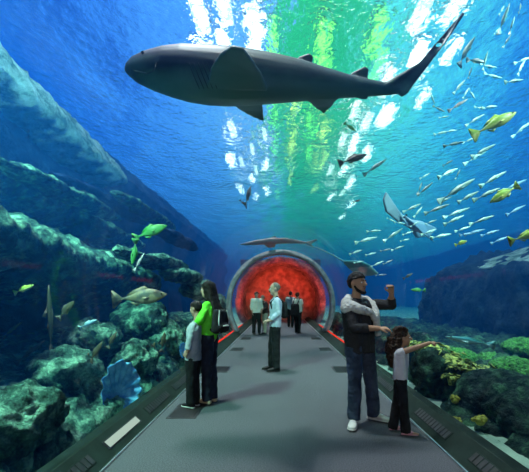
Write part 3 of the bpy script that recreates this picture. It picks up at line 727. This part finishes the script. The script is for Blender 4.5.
tag(t, 'grey-green ray trailing a long whip tail above the smiling man\'s head', 'ray')
Y_ = 6.0; o0 = P(412, 222, Y_)  # made-up ray shape standing in for a faint reflection in the glass
f = Fuse()
f.loft([(P(px, py, Y_), Vector((0, w*Y_/F, 0)), Vector((-.5*h*Y_/F, 0, h*Y_/F))) for px, py, w, h in ((402, 216, 1, 1), (406, 219, 4, 4), (412, 224, 5, 5), (418, 229, 4, 4), (424, 234, 1.5, 1.5), (440, 246, .6, .6))], 14)
f.plate([P(404, 217, Y_), P(396, 207, Y_-.2), P(386, 192, Y_-.4), P(383, 200, Y_-.4), P(386, 212, Y_-.3), P(398, 222, Y_), P(414, 231, Y_)], .05)
f.plate([P(406, 219, Y_), P(420, 221, Y_+.3), P(436, 228, Y_+.5), P(430, 236, Y_+.4), P(417, 238, Y_+.2), P(412, 228, Y_)], .05)
t = empty('ray', o0); f.fuse('body', .016, m_blue, t, it=3, origin=o0)
for s in (-1, 1):
    g = Fuse(); g.ell(P(404, 217, Y_)-o0+Vector((.02*s, -.06, .02*s)), (.018, .018, .018), sub=2); link('eye', g.mesh('eye'), m_eye, t)
tag(t, 'faint glass reflection built as a pale bluish ray with spread wings inside the fish school', 'ray')
# ------------------------------------------------------------------ people
m_skin = {}
_mat = mat
def mat(*a, **k):
    k.setdefault('spec', .15); return _mat(*a, **k)
def skin(nm, c): return mat('skin_'+nm, c, .55, tuple(x*.9 for x in c), 20)
m_hairb = mat('black_hair', (.006, .005, .005), .6, (.016, .012, .011), 40, bump=.4, stretch=(1, 1, .15))
m_hairc = mat('dark_brown_hair', (.018, .012, .009), .5, (.06, .035, .025), 30, bump=.6)
m_hairg = mat('grey_hair', (.10, .09, .08), .6, (.2, .18, .16), 40)
m_eyew = mat('eye_white', (.8, .8, .78), .2)
m_lip = mat('lips', (.32, .12, .10), .5)
def V3(f): return Vector(f).normalized()
def person(base, f, J, s, cl, sk, vox, name_label, hairfn, hands, full=True):
    """J: joints in the place; f: facing; s: size factor; cl: clothes"""
    f = V3(f); u = Vector((0, 0, 1)); r = f.cross(u).normalized()
    T = empty('person', base); tag(T, name_label, 'person')
    H, N = J['head'], J['neck']; hf = V3(J.get('face', f)); hu = V3(J.get('hup', (0, 0, 1))); hr = hf.cross(hu).normalized(); hu = hr.cross(hf).normalized()
    q = s*J.get('hs', 1.0)
    B = Fuse()
    # head: skull, face, jaw, nose, brow, ears
    h = lambda a, b, c: H+(hr*a+hf*b+hu*c)*q
    B.ell(h(0, -.012, .025), (.074*q, .094*q, .092*q), (hr, hf, hu)); B.ell(h(0, .022, -.03), (.062*q, .068*q, .085*q), (hr, hf, hu)); B.ell(h(0, .045, -.08), (.038*q, .04*q, .032*q), (hr, hf, hu))
    B.cap(h(0, .086, .012), h(0, .108, -.022), .009*q, .014*q); B.cap(h(-.03, .078, .022), h(.03, .078, .022), .012*q, .012*q)
    for e in (-1, 1): B.ell(h(e*.076, -.008, -.005), (.010*q, .02*q, .03*q), (hr, hf, hu))
    B.cap(h(0, -.01, -.07), N-hu*.03*s-f*.01, .052*s, .058*s)
    # trunk
    sL, sR, hL, hR = J['shL'], J['shR'], J['hipL'], J['hipR']; cs_, ch = (sL+sR)/2, (hL+hR)/2
    def trunk(F_, e, flat=False, low=0.0):
        up = (cs_-ch)
        ra, rb = (.074+e)*1, (.088+e)
        for a, b in ((sL, hL), (sR, hR)):
            p0 = a.lerp(cs_, .28)-up*.10; p1 = b.lerp(ch, .1)-up*low
            F_.cap(p0, p1, (.088*s+e), (.094*s+e), flat_b=flat, n=18)
        F_.cap(cs_-up*.12+f*.02*s, ch+up*.1, .105*s+e, .095*s+e, n=18); F_.cap(cs_-up*.06, ch-up*low, .085*s+e, .1*s+e, flat_b=flat, n=18)
        F_.cap(sL.lerp(cs_, .1), sR.lerp(cs_, .1), .055*s+e, .055*s+e); F_.cap(cs_, N-hu*.02, .06*s+e, .05*s+e*.5)
    trunk(B, 0)
    for a, b, c in (('shL', 'elL', 'wrL'), ('shR', 'elR', 'wrR')):
        B.chain([J[a], J[b], J[c]], [.052*s, .042*s, .029*s])
    for a, b, c, k in (('hipL', 'knL', 'anL', 'toL'), ('hipR', 'knR', 'anR', 'toR')):
        B.chain([J[a], J[b], J[c]], [.088*s, .056*s, .04*s]); an, to = J[c], J[k]
        B.cap(an-Vector((0, 0, .035*s)), Vector((to.x, to.y, base.z+.022*s)) if cl.get('flip') else an.lerp(to, .6)-Vector((0, 0, .02*s)), .034*s, .02*s)
    # hands: palm, four fingers of two bends, thumb
    for sd in 'LR':
        w, d, nrm, curl = J['wr'+sd], V3(hands[sd][0]), V3(hands[sd][1]), hands[sd][2]
        nrm = (nrm-d*d.dot(nrm)).normalized(); sid = d.cross(nrm)*hands[sd][3] if len(hands[sd]) > 3 else d.cross(nrm)
        pl = w+d*.085*s
        for o_ in (-.027, -.009, .009, .027): B.cap(w+sid*o_*.6*s+d*.01*s, pl+sid*o_*s, .015*s, .0125*s, n=8)
        for i, (o_, ln) in enumerate(((-.028, .068), (-.0095, .078), (.0095, .072), (.028, .056))):
            cu = curl[i] if isinstance(curl, (list, tuple)) else curl
            p = pl+sid*o_*s*1.05; a = cu*.9; d1 = d*math.cos(a)+nrm*math.sin(a); a2 = cu*1.9; d2 = d*math.cos(a2)+nrm*math.sin(a2)
            p1 = p+d1*ln*.55*s; B.chain([p, p1, p1+d2*ln*.5*s], [.0095*s, .0088*s, .0075*s], n=8)
        p = w+d*.028*s-sid*.026*s; p1 = p+(d*.6-sid*.75+nrm*.25).normalized()*.04*s; B.chain([p, p1, p1+(d*.9-sid*.2+nrm*.4).normalized()*.034*s], [.012*s, .0105*s, .009*s], n=8)
    B.fuse('body', vox, sk, T, it=2, origin=base)
    # clothes
    e = .014*s+vox*.4
    top = Fuse(); trunk(top, e, True, cl.get('hem', .06))
    sl = cl.get('sleeve', 1.0)
    for a, b, c in (('shL', 'elL', 'wrL'), ('shR', 'elR', 'wrR')):
        A_, E_, W_ = J[a], J[b], J[c]
        if sl > 1: top.chain([A_, E_, E_.lerp(W_, sl-1)], [.052*s+e, .042*s+e, .032*s+e], flat_b=True)
        else: top.cap(A_, A_.lerp(E_, sl), .052*s+e, .050*s+e, flat_b=True)
    t_ = top.fuse(cl.get('topname', 'shirt'), vox, cl['top'], T, it=2, origin=base, disp=.008*s, dsc=11)
    bt = Fuse(); up = (cs_-ch)
    bt.cap(hL.lerp(ch, .1)+up*.16, hL, .088*s+e*.5, .092*s+e*.6, n=18, flat_a=True); bt.cap(hR.lerp(ch, .1)+up*.16, hR, .088*s+e*.5, .092*s+e*.6, n=18, flat_a=True)
    bt.cap(ch+up*.16, ch, .085*s, .1*s, flat_a=True); bt.cap(hL, hR, .09*s+e*.5, .09*s+e*.5)
    for a, b, c in (('hipL', 'knL', 'anL'), ('hipR', 'knR', 'anR')):
        A_, K_, N_ = J[a], J[b], J[c]; end = N_+(N_-K_).normalized()*.035*s
        bt.chain([A_, K_, end], [.088*s+e, .056*s+e*1.3, cl.get('cuff', .054)*s+e*.6], flat_b=True)
    bt.fuse(cl.get('botname', 'trousers'), vox, cl['bot'], T, it=2, origin=base, disp=.010*s, dsc=9)
    for k, a in (('toL', 'anL'), ('toR', 'anR')):
        an, to = J[a], J[k]; d = Vector((to.x-an.x, to.y-an.y, 0)).normalized(); g = Fuse(); z0 = base.z
        sd = Vector((0, 0, 1)).cross(d); L_ = .25*s; heel = Vector((an.x, an.y, z0))-d*.065*s
        if cl.get('flip'):
            g.loft([(heel+d*L_*t+Vector((0, 0, .010)), sd*w*s, Vector((0, 0, .009))) for t, w in ((0, .012), (.06, .028), (.3, .03), (.6, .036), (.9, .033), (1, .014))], 12)
            sole = link('flip_flop', g.mesh('flip_flop'), cl['shoe'], T); sole.data.transform(Matrix.Translation(-base))
            g = Fuse(); pk = heel+d*L_*.8+Vector((0, 0, .025))
            for q_ in (-1, 1): g.chain([pk, heel+d*L_*.62+sd*q_*.026*s+Vector((0, 0, .055*s)), heel+d*L_*.42+sd*q_*.036*s+Vector((0, 0, .02))], [.006, .008, .006], n=8)
            st = link('strap', g.mesh('strap'), cl['shoe'], sole); st.data.transform(Matrix.Translation(-base))
        else:
            g.loft([(heel+d*L_*t+Vector((0, 0, hh*s)), sd*w*s, Vector((0, 0, hh*s*.98))) for t, w, hh in ((-.02, .02, .035), (.04, .038, .045), (.25, .042, .052), (.5, .044, .042), (.75, .05, .032), (.95, .043, .026), (1.04, .02, .02))], 16)
            sh_ = g.fuse('shoe', max(.007, vox), cl['shoe'], T, it=2, origin=base)
            g = Fuse(); g.loft([(heel+d*L_*t+Vector((0, 0, .011)), sd*w*s, Vector((0, 0, .0105))) for t, w in ((-.04, .02), (.03, .042), (.25, .045), (.5, .047), (.75, .054), (.95, .047), (1.07, .02))], 16)
            so2 = link('sole', g.mesh('sole'), cl['sole'], sh_); so2.data.transform(Matrix.Translation(-base))
    # face
    if full:
        for e_ in (-1, 1):
            g = Fuse(); g.ell(h(e_*.030, .078, .004), (.0135*q, .012*q, .0085*q), (hr, hf, hu), 2); ey = link('eye', g.mesh('eye'), m_eyew, T); ey.data.transform(Matrix.Translation(-base))
            g = Fuse(); g.ell(h(e_*.030, .0885, .004), (.0058*q, .003*q, .006*q), (hr, hf, hu), 2); ir = link('iris', g.mesh('iris'), m_eye, ey); ir.data.transform(Matrix.Translation(-base))
            g = Fuse(); g.cap(h(e_*.015, .093, .026), h(e_*.045, .080, .028), .005*q, .0035*q, n=8); eb = link('eyebrow', g.mesh('eyebrow'), m_hairb, T); eb.data.transform(Matrix.Translation(-base))
        g = Fuse(); g.chain([h(-.024, .078, -.056), h(-.008, .089, -.0545), h(.008, .089, -.0545), h(.024, .078, -.056)], [.0045*q, .0065*q, .0065*q, .0045*q], n=8); mo = link('lips', g.mesh('lips'), m_lip, T); mo.data.transform(Matrix.Translation(-base))
    if hairfn:
        hairfn(T, base, h, q, hr, hf, hu)
    return T
def cap_hair(thick=.012, low=-.02, m=None, vox=.008, back=-.05, name='hair', fringe=.06):
    def fn(T, base, h, q, hr, hf, hu):
        g = Fuse(); g.ell(h(0, -.012, .027), ((.075+thick)*q, (.096+thick)*q, (.092+thick)*q), (hr, hf, hu), 4)
        # keep only the part above the brow and behind the ears
        dead = []
        for v in g.bm.verts:
            p = (v.co-h(0, 0, 0))/q; b, c = p.dot(hf), p.dot(hu)
            if b > .03 and c < fringe or b > -.03 and b <= .03 and c < low+.03+(b+.03)*.5 or c < back: dead.append(v)
        bmesh.ops.delete(g.bm, geom=dead, context='VERTS')
        ed = [e for e in g.bm.edges if e.is_boundary]; bmesh.ops.holes_fill(g.bm, edges=ed)
        o = g.fuse(name, vox*q, m or m_hairb, T, it=3, origin=base, disp=.006*q, dsc=40); return o
    return fn
def glue(name, F_, m, T, base, vox=None, **k):
    if vox: return F_.fuse(name, vox, m, T, origin=base, **k)
    o = link(name, F_.mesh(name), m, T); o.data.transform(Matrix.Translation(-base)); return o
def flr(v, z=0.014): return Vector((v.x, v.y, z))

# --- smiling man in the dark shirt
Y_ = 4.05; A = lambda px, py, dy=0: P(px, py, Y_+dy)
m_jean = mat('dark_jeans', (.02, .03, .055), .85, (.06, .085, .14), 6, bump=.4, bscale=14)
m_dshirt = mat('dark_striped_shirt', (.012, .012, .014), .8, (.05, .05, .055), 26, bump=.2, bscale=20, kind='wave', lo=.4, hi=.6)
m_cream = mat('cream_knit', (.62, .64, .60), .9, (.75, .77, .72), 30, bump=.5, bscale=40)
m_wshoe = mat('white_leather', (.60, .62, .58), .5, (.45, .46, .44), 8); m_wsole = mat('pale_rubber', (.5, .5, .48), .7)
base = flr(A(363, 420))
J = dict(head=A(357.5, 283.5, .0), neck=A(356, 298.5, .02), face=(.66, -.75, .06), hs=1.08,
         shL=A(368, 304.5, .13), elL=A(391, 305, .04), wrL=A(391.5, 294, -.02), shR=A(347.5, 306, -.13), elR=A(354, 328, -.24), wrR=A(378, 328.5, -.30),
         hipL=A(366, 346, .07), hipR=A(354, 346, -.07), knL=A(371, 381, .04), knR=A(355, 382, -.13), anL=A(373.5, 412.5, .06), anR=A(354, 415.5, -.12),
         toL=flr(A(387, 418, -.02), .03), toR=flr(A(351, 425, -.32), .03))
man = person(base, (.75, -.66, 0), J, 1.02, dict(top=m_dshirt, bot=m_jean, shoe=m_wshoe, sole=m_wsole, sleeve=1.62, hem=.15, cuff=.062), skin('tan', (.46, .27, .17)), .008,
             'smiling man in dark striped shirt and jeans, fist raised, cream jumper over shoulders', cap_hair(.010, -.02, m_hairb, fringe=.046, vox=.006), {'L': ((-.15, -.2, 1), (-.6, -.8, 0), 1.0), 'R': ((1, -.1, .03), (0, .3, -1), .55)})
# stubble and the jumper with its hanging sleeves
h = lambda a, b, c, f_=V3((.80, -.58, .06)): None
H = J['head']; hf = V3(J['face']); hu = Vector((0, 0, 1)); hr = hf.cross(hu).normalized(); hu = hr.cross(hf); q = 1.02*1.08
h = lambda a, b, c: H+(hr*a+hf*b+hu*c)*q
g = Fuse(); g.chain([h(-.062, .01, -.035), h(-.055, .035, -.075), h(-.025, .068, -.102), h(.0, .075, -.108), h(.025, .068, -.102), h(.055, .035, -.075), h(.062, .01, -.035)], [.013*q, .017*q, .018*q, .018*q, .018*q, .017*q, .013*q], n=8); g.cap(h(-.024, .083, -.041), h(.024, .083, -.041), .007, .007)
glue('beard', g, m_hairb, man, base, .007, it=2)
g = Fuse(); g.cap(h(-.016, .0885, -.0535), h(.016, .0885, -.0535), .004, .004, n=8); glue('teeth', g, m_eyew, man, base)
g = Fuse(); sL, sR, N = J['shL'], J['shR'], J['neck']; fd = V3((.75, -.66, 0))
g.chain([sR+fd*.02+Vector((-.03, -.02, -.02)), sR+Vector((.0, 0, .06)), N-fd*.09+Vector((0, 0, -.0)), sL+Vector((-.02, 0, .06)), sL+fd*.09+Vector((-.03, -.02, -.03))], [.075, .05, .06, .05, .055], sq=.8)
g.chain([sR+Vector((-.02, 0, .03)), sR+fd*.10+Vector((.03, -.02, -.03)), sR.lerp(sL, .55)+fd*.14+Vector((0, 0, -.08)), sR.lerp(sL, .75)+fd*.15+Vector((0, 0, -.16))], [.06, .055, .045, .04])
g.chain([sL+fd*.09+Vector((-.03, 0, -.0)), sR.lerp(sL, .8)+fd*.15+Vector((0, 0, -.12)), sR.lerp(sL, .82)+fd*.16+Vector((.0, 0, -.24)), sR.lerp(sL, .9)+fd*.16+Vector((0, 0, -.36))], [.05, .045, .04, .034], flat_b=True)
glue('jumper', g, m_cream, man, base, .009, it=2, disp=.008, dsc=14)

# --- curly-haired girl pointing
Y_ = 3.72
m_wtee = mat('white_cotton', (.62, .62, .66), .9, (.72, .72, .76), 10, bump=.2, bscale=14)
m_blackt = mat('black_cotton', (.006, .007, .009), .85, (.016, .017, .02), 8, bump=.3, bscale=14)
m_pink = mat('pink_rubber', (.60, .28, .34), .6)
base = flr(A(400, 432))
J = dict(head=A(402.5, 337.5, 0), neck=A(400, 349), face=(.99, -.12, .02), hs=1.30,
         shL=A(400.5, 353, .085), elL=A(401, 366, .13), wrL=A(402, 379, .14), shR=A(399.5, 353, -.085), elR=A(416, 347.5, -.11), wrR=A(429.5, 343, -.10),
         hipL=A(401, 380, .05), hipR=A(400, 380, -.05), knL=A(397, 403, .05), knR=A(403.5, 404, -.06), anL=A(393, 426, .06), anR=A(405.5, 430, -.08),
         toL=flr(A(402, 430, .06), .024), toR=flr(A(418, 437, -.10), .024))
girl = person(base, (.99, -.12, 0), J, .66, dict(top=m_wtee, bot=m_blackt, shoe=m_pink, sole=m_pink, flip=True, sleeve=.28, hem=.0, cuff=.068, topname='t_shirt'), skin('olive', (.42, .25, .17)), .006,
              'young girl with long curly dark hair, white T-shirt and black trousers, pointing at the corals', None, {'R': ((1, 0, .10), (0, .2, -1), [.0, 1.3, 1.3, 1.3]), 'L': ((.2, 0, -1), (0, -1, 0), .5)})
H = J['head']; hf = V3(J['face']); hu = Vector((0, 0, 1)); hr = hf.cross(hu).normalized(); q = .66*1.30; rr = random.Random(3)
g = Fuse(); g.ell(H+(-hf*.03+hu*.045)*q, (.088*q, .098*q, .085*q), (hr, hf, hu)); g.cap(H+(-hf*.07)*q, H-hf*.10-hu*.10, .085*q, .085); g.cap(H-hf*.10-hu*.10, H-hf*.095-hu*.27, .085, .06)
for k in range(190):
    t = rr.random()
    if t < .35:
        a = rr.uniform(.5, 2.6); b = rr.uniform(-1.2, 1.2); c = H+(-hf*.03+hu*.045)*q+(hf*math.cos(a)*.09+hu*math.sin(a)*.085+hr*math.sin(b)*.08)*q; rd = .013
        if (c-H).dot(hf) > .06*q and (c-H).dot(hu) < .07*q: continue
    else:
        zz = rr.uniform(0, .31); a = rr.uniform(0, 6.28); rd = rr.uniform(.011, .018); c = H-hf*(.075+.02*min(1, zz/.1))-hu*zz+(hf*math.cos(a)*.9+hr*math.sin(a))*(.082-.05*max(0, zz-.2)/.1)
    g.ell(c, (rd, rd, rd*1.2), sub=2)
glue('hair', g, m_hairc, girl, base, .006, it=1, disp=.006, dsc=60)

# --- woman with the backpack
Y_ = 4.74
m_lime = mat('bright_green_knit', (.10, .62, .03), .8, (.16, .78, .06), 12, bump=.2)
m_navy = mat('navy_jeans', (.008, .010, .022), .85, (.02, .026, .045), 7, bump=.3, bscale=14)
m_tanl = mat('tan_suede', (.42, .32, .20), .8, (.5, .4, .26), 10)
base = flr(A(208, 403))
J = dict(head=A(207.5, 290, .0), neck=A(209.5, 301, .0), face=(-.92, .38, -.02), hs=1.0,
         shL=A(207, 306, -.13), elL=A(200.5, 320, -.22), wrL=A(194.5, 325.5, -.16), shR=A(215, 306, .12), elR=A(210, 322, .24), wrR=A(202, 330, .22),
         hipL=A(207, 338, -.06), hipR=A(211, 338, .07), knL=A(206.5, 369, -.06), knR=A(211.5, 368, .08), anL=A(207, 398, -.06), anR=A(213, 396, .05),
         toL=flr(A(198, 402, .02), .03), toR=flr(A(203, 399, .14), .03))
woman = person(base, (-.85, .5, 0), J, .95, dict(top=m_lime, bot=m_navy, shoe=m_tanl, sole=m_black, sleeve=1.85, hem=-.13, cuff=.06, topname='jumper'), skin('light', (.52, .34, .25)), .008,
               'woman with long black hair, bright green top and dark jeans, hand on the boy\'s shoulder', cap_hair(.012, -.05, m_hairb, back=-.08), {'L': ((-.9, .3, -.3), (0, 0, -1), .5), 'R': ((-.9, .2, -.3), (0, 0, -1), .4)})
H = J['head']; b = V3((.85, -.5, 0)); sd = Vector((.5, .85, 0))
g = Fuse()
for o_ in (-.05, 0, .05):
    g.chain([H+b*.03+sd*o_*.7+Vector((0, 0, .05)), H+b*.085+sd*o_+Vector((0, 0, -.08)), H+b*.15+sd*o_+Vector((0, 0, -.25)), H+b*(.20)+sd*o_*.8+Vector((0, 0, -.46+abs(o_)*.8))], [.07, .05, .045, .02])
g.chain([H+b*.02-sd*.07+Vector((0, 0, .02)), H+b*.06-sd*.08+Vector((0, 0, -.12)), H+b*.12-sd*.07+Vector((0, 0, -.24))], [.03, .03, .02])
glue('long_hair', g, m_hairb, woman, base, .008, it=2, disp=.006, dsc=30)
# the backpack is a thing of its own
m_bag = mat('black_nylon', (.010, .010, .012), .85, (.022, .022, .026), 9, bump=.4, bscale=14); m_bagw = mat('pale_trim', (.5, .52, .5), .5)
cs_ = (J['shL']+J['shR'])/2; bc = cs_+b*.165+Vector((0, 0, -.20)); bp_ = empty('backpack', bc)
tag(bp_, 'black backpack with pale trim on the back of the woman in green', 'backpack')
g = Fuse()
for o_ in (-.075, 0, .075): g.cap(bc+sd*o_+Vector((0, 0, .11)), bc+sd*o_*1.1+Vector((0, 0, -.10)), .055, .07)
glue('main_compartment', g, m_bag, bp_, bc, .009, it=3)
g = Fuse(); g.cap(bc+b*.05+sd*-.06+Vector((0, 0, -.07)), bc+b*.05+sd*.06+Vector((0, 0, -.07)), .05, .05); glue('front_pocket', g, m_bag, bp_, bc, .009, it=3)
for s_ in (-1, 1):
    g = Fuse(); pts = [bc+b*(.066-.02*abs(t))+sd*(s_*.11*(1-.3*abs(t)))+Vector((0, 0, .14*t)) for t in (-1, -.5, 0, .5, 1)]; g.chain(pts, [.009]*5, n=8); glue('piping', g, m_bagw, bp_, bc)
    g = Fuse(); S_ = J['shL'] if s_ < 0 else J['shR']; g.chain([bc-b*.03+sd*s_*.09+Vector((0, 0, .15)), S_.lerp(cs_, .3)+Vector((0, 0, .075)), S_.lerp(cs_, .25)-b*.115+Vector((0, 0, -.05)), S_.lerp(cs_, .2)-b*.10+Vector((0, 0, -.22)), bc-b*.04+sd*s_*.11+Vector((0, 0, -.13))], [.018]*5, n=8, sq=1); glue('shoulder_strap', g, m_bag, bp_, bc)
g = Fuse(); g.cap(bc+b*.098+sd*-.05+Vector((0, 0, -.06)), bc+b*.098+sd*.05+Vector((0, 0, -.06)), .010, .010); glue('badge', g, m_bagw, bp_, bc)

# --- boy
Y_ = 4.58
m_jack = mat('grey_blue_jacket', (.22, .28, .32), .85, (.40, .46, .50), 9, bump=.3)
m_bws = mat('black_shoe', (.012, .012, .013), .5)
base = flr(A(192, 405))
J = dict(head=A(196, 309, 0), neck=A(196, 320), face=(-.9, .40, -.22), hs=1.06,
         shL=A(193, 326, -.10), elL=A(190, 340, -.15), wrL=A(187.5, 351, -.17), shR=A(198, 326, .10), elR=A(196, 340, .16), wrR=A(190, 350, .12),
         hipL=A(191.5, 358, -.055), hipR=A(195, 358, .055), knL=A(191, 380, -.06), knR=A(195, 379, .06), anL=A(191, 401.5, -.05), anR=A(195.5, 399, .06),
         toL=flr(A(180, 405, .05), .03), toR=flr(A(186, 402, .14), .03))
boy = person(base, (-.9, .43, 0), J, .80, dict(top=m_jack, bot=m_blackt, shoe=m_bws, sole=m_wshoe, sleeve=1.88, hem=.05, cuff=.066, topname='jacket'), skin('boy', (.46, .29, .21)), .007,
             'dark-haired boy in grey-blue jacket and black trousers looking into the tank', cap_hair(.012, -.02, m_hairb), {'L': ((-.5, .3, -.8), (.5, .8, 0), .5), 'R': ((-.6, .3, -.6), (-.5, -.8, 0), .4)})

# --- man standing in the middle, side on
Y_ = 6.85
m_lblue = mat('light_blue_shirt', (.34, .42, .54), .85, (.46, .54, .66), 8, bump=.3, bscale=12)
base = flr(A(274, 370))
J = dict(head=A(274.5, 289, 0), neck=A(276, 297), face=(-.99, -.15, -.05), hs=1.08,
         shL=A(277, 301, -.16), elL=A(278.5, 313, -.21), wrL=A(271, 320.5, -.20), shR=A(276.5, 301, .16), elR=A(276, 313, .22), wrR=A(269, 320, .18),
         hipL=A(275.5, 326, -.08), hipR=A(275, 326, .08), knL=A(276, 347, -.08), knR=A(272, 346.5, .09), anL=A(276.5, 366.5, -.08), anR=A(271.5, 364.5, .1),
         toL=flr(A(267, 370, -.12), .03), toR=flr(A(262, 367, .06), .03))
mid = person(base, (-.99, -.15, 0), J, 1.0, dict(top=m_lblue, bot=m_blackt, shoe=m_bws, sole=m_black, sleeve=1.9, hem=.03, cuff=.06), skin('fair', (.50, .33, .26)), .010,
             'balding man in light blue shirt and black trousers standing alone in mid tunnel', cap_hair(.004, -.03, m_hairg, fringe=.13, vox=.012), {'L': ((-.9, .1, -.2), (0, 0, -1), .6), 'R': ((-.9, -.1, -.2), (0, 0, -1), .6)})
cs_ = (J['shL']+J['shR'])/2; b = V3((.99, .15, 0)); sd = Vector((-.15, .99, 0)); bc = cs_+b*.15+Vector((0, 0, -.17)); bp_ = empty('backpack', bc)
tag(bp_, 'small flat black backpack worn by the balding man in mid tunnel', 'backpack')
g = Fuse()
for o_ in (-.07, 0, .07): g.cap(bc+sd*o_+Vector((0, 0, .11)), bc+sd*o_+Vector((0, 0, -.12)), .05, .06)
glue('main_compartment', g, m_bag, bp_, bc, .012, it=3)
for s_ in (-1, 1):
    S_ = J['shL'] if s_ < 0 else J['shR']
    g = Fuse(); g.chain([bc+sd*s_*.08+Vector((0, 0, .12)), S_.lerp(cs_, .3)+Vector((0, 0, .08)), S_.lerp(cs_, .25)-b*.125+Vector((0, 0, -.04)), S_.lerp(cs_, .15)-b*.06+Vector((0, 0, -.25)), bc+sd*s_*.09+Vector((0, 0, -.14))], [.022]*5, n=8); glue('shoulder_strap', g, m_bag, bp_, bc)

# --- the group at the far end
def stander(px, fy, ht, f, top, bot, sk, label, hair, arms=.0, lean=0, shoe=None, sleeve=1.6, legs=.07):
    Yd = CZ*F/(fy-HY); b0 = flr(P(px, fy, Yd)); f = V3(f); r = f.cross(Vector((0, 0, 1))); k = ht/1.75; L = lambda a, b, c: b0+(r*a+f*b)*k+Vector((0, 0, c*k))
    J = dict(head=L(0, .02+lean, 1.63-lean*.6), neck=L(0, lean*.8, 1.49-lean*.5), face=f+Vector((0, 0, -lean)), shL=L(-.18, lean*.7, 1.41-lean*.4), shR=L(.18, lean*.7, 1.41-lean*.4), elL=L(-.23, .02+lean*.6, 1.13), elR=L(.23, .02+lean*.6, 1.13),
             wrL=L(-.2+arms*.14, .08+arms*.22, .92+arms*.2), wrR=L(.2-arms*.14, .08+arms*.22, .92+arms*.2), hipL=L(-.09, 0, .92), hipR=L(.09, 0, .92), knL=L(-.1, .03+legs*.5, .5), knR=L(.1, .02-legs*.3, .5), anL=L(-.1, legs, .085), anR=L(.1, -legs, .085))
    J['toL'] = flr(J['anL']+f*.19*k, .03); J['toR'] = flr(J['anR']+f*.19*k, .03)
    return person(b0, f, J, k, dict(top=top, bot=bot, shoe=shoe or m_bws, sole=m_black, sleeve=sleeve, hem=.08), sk, .013, label, hair, {'L': (f*.4+Vector((0, 0, -1)), -r, .5), 'R': (f*.4+Vector((0, 0, -1)), -r, .5)}, True), J, b0
m_wshirt = mat('white_shirt', (.62, .66, .58), .85, (.72, .75, .66), 6, bump=.2); m_beige = mat('beige_cotton', (.34, .30, .24), .85, (.42, .38, .3), 6); m_teal = mat('pale_teal_shirt', (.36, .56, .52), .85, (.45, .65, .6), 6)
m_dk = mat('dark_top', (.03, .02, .02), .8, (.06, .04, .04), 6)
sk2 = skin('far', (.5, .33, .26))
stander(256.5, 334.5, 1.66, (.35, -1, 0), m_wshirt, m_blackt, sk2, 'woman in cream shirt and dark leggings, first of the far group by the kerb', cap_hair(.014, -.05, m_hairc, vox=.014, back=-.07), .0)
stander(265, 334, 1.58, (-.75, -.6, 0), m_dk, m_beige, sk2, 'person in dark top and beige trousers with bowed head, behind the balding man', cap_hair(.012, -.05, m_hairg, vox=.014), .8, .12)
tt, J, b0 = stander(290.5, 327.5, 1.72, (.2, 1, 0), m_teal, m_blackt, sk2, 'person in pale teal shirt and black trousers, farthest back in the tunnel', cap_hair(.012, -.06, m_hairb, vox=.014, back=-.08), .4)
tt, J, b0 = stander(297.5, 333.5, 1.64, (.5, .85, 0), m_wshirt, m_blackt, sk2, 'person in white shirt carrying a big black backpack, by the far red kerb reflection', cap_hair(.014, -.06, m_hairc, vox=.014, back=-.08), .5, 0, None, .6)
cs_ = (J['shL']+J['shR'])/2; b = -V3((.5, .85, 0)); sd = b.cross(Vector((0, 0, 1))); bc = cs_+b*.21+Vector((0, 0, -.36)); bp_ = empty('backpack', bc)
tag(bp_, 'big black backpack hanging low on the person in white at the far end', 'backpack')
g = Fuse()
for o_ in (-.1, 0, .1): g.cap(bc+sd*o_+Vector((0, 0, .16)), bc+sd*o_+Vector((0, 0, -.2)), .08, .1)
glue('main_compartment', g, m_bag, bp_, bc, .014, it=3)
for s_ in (-1, 1):
    S_ = J['shR'] if (J['shR']-cs_).dot(sd)*s_ > 0 else J['shL']
    g = Fuse(); g.chain([bc+sd*s_*.1+Vector((0, 0, .2)), S_.lerp(cs_, .3)+Vector((0, 0, .08)), S_.lerp(cs_, .25)-b*.125+Vector((0, 0, -.06)), S_.lerp(cs_, .15)-b*.06+Vector((0, 0, -.3)), bc+sd*s_*.1+Vector((0, 0, -.05))], [.024]*5, n=8); glue('shoulder_strap', g, m_bag, bp_, bc)
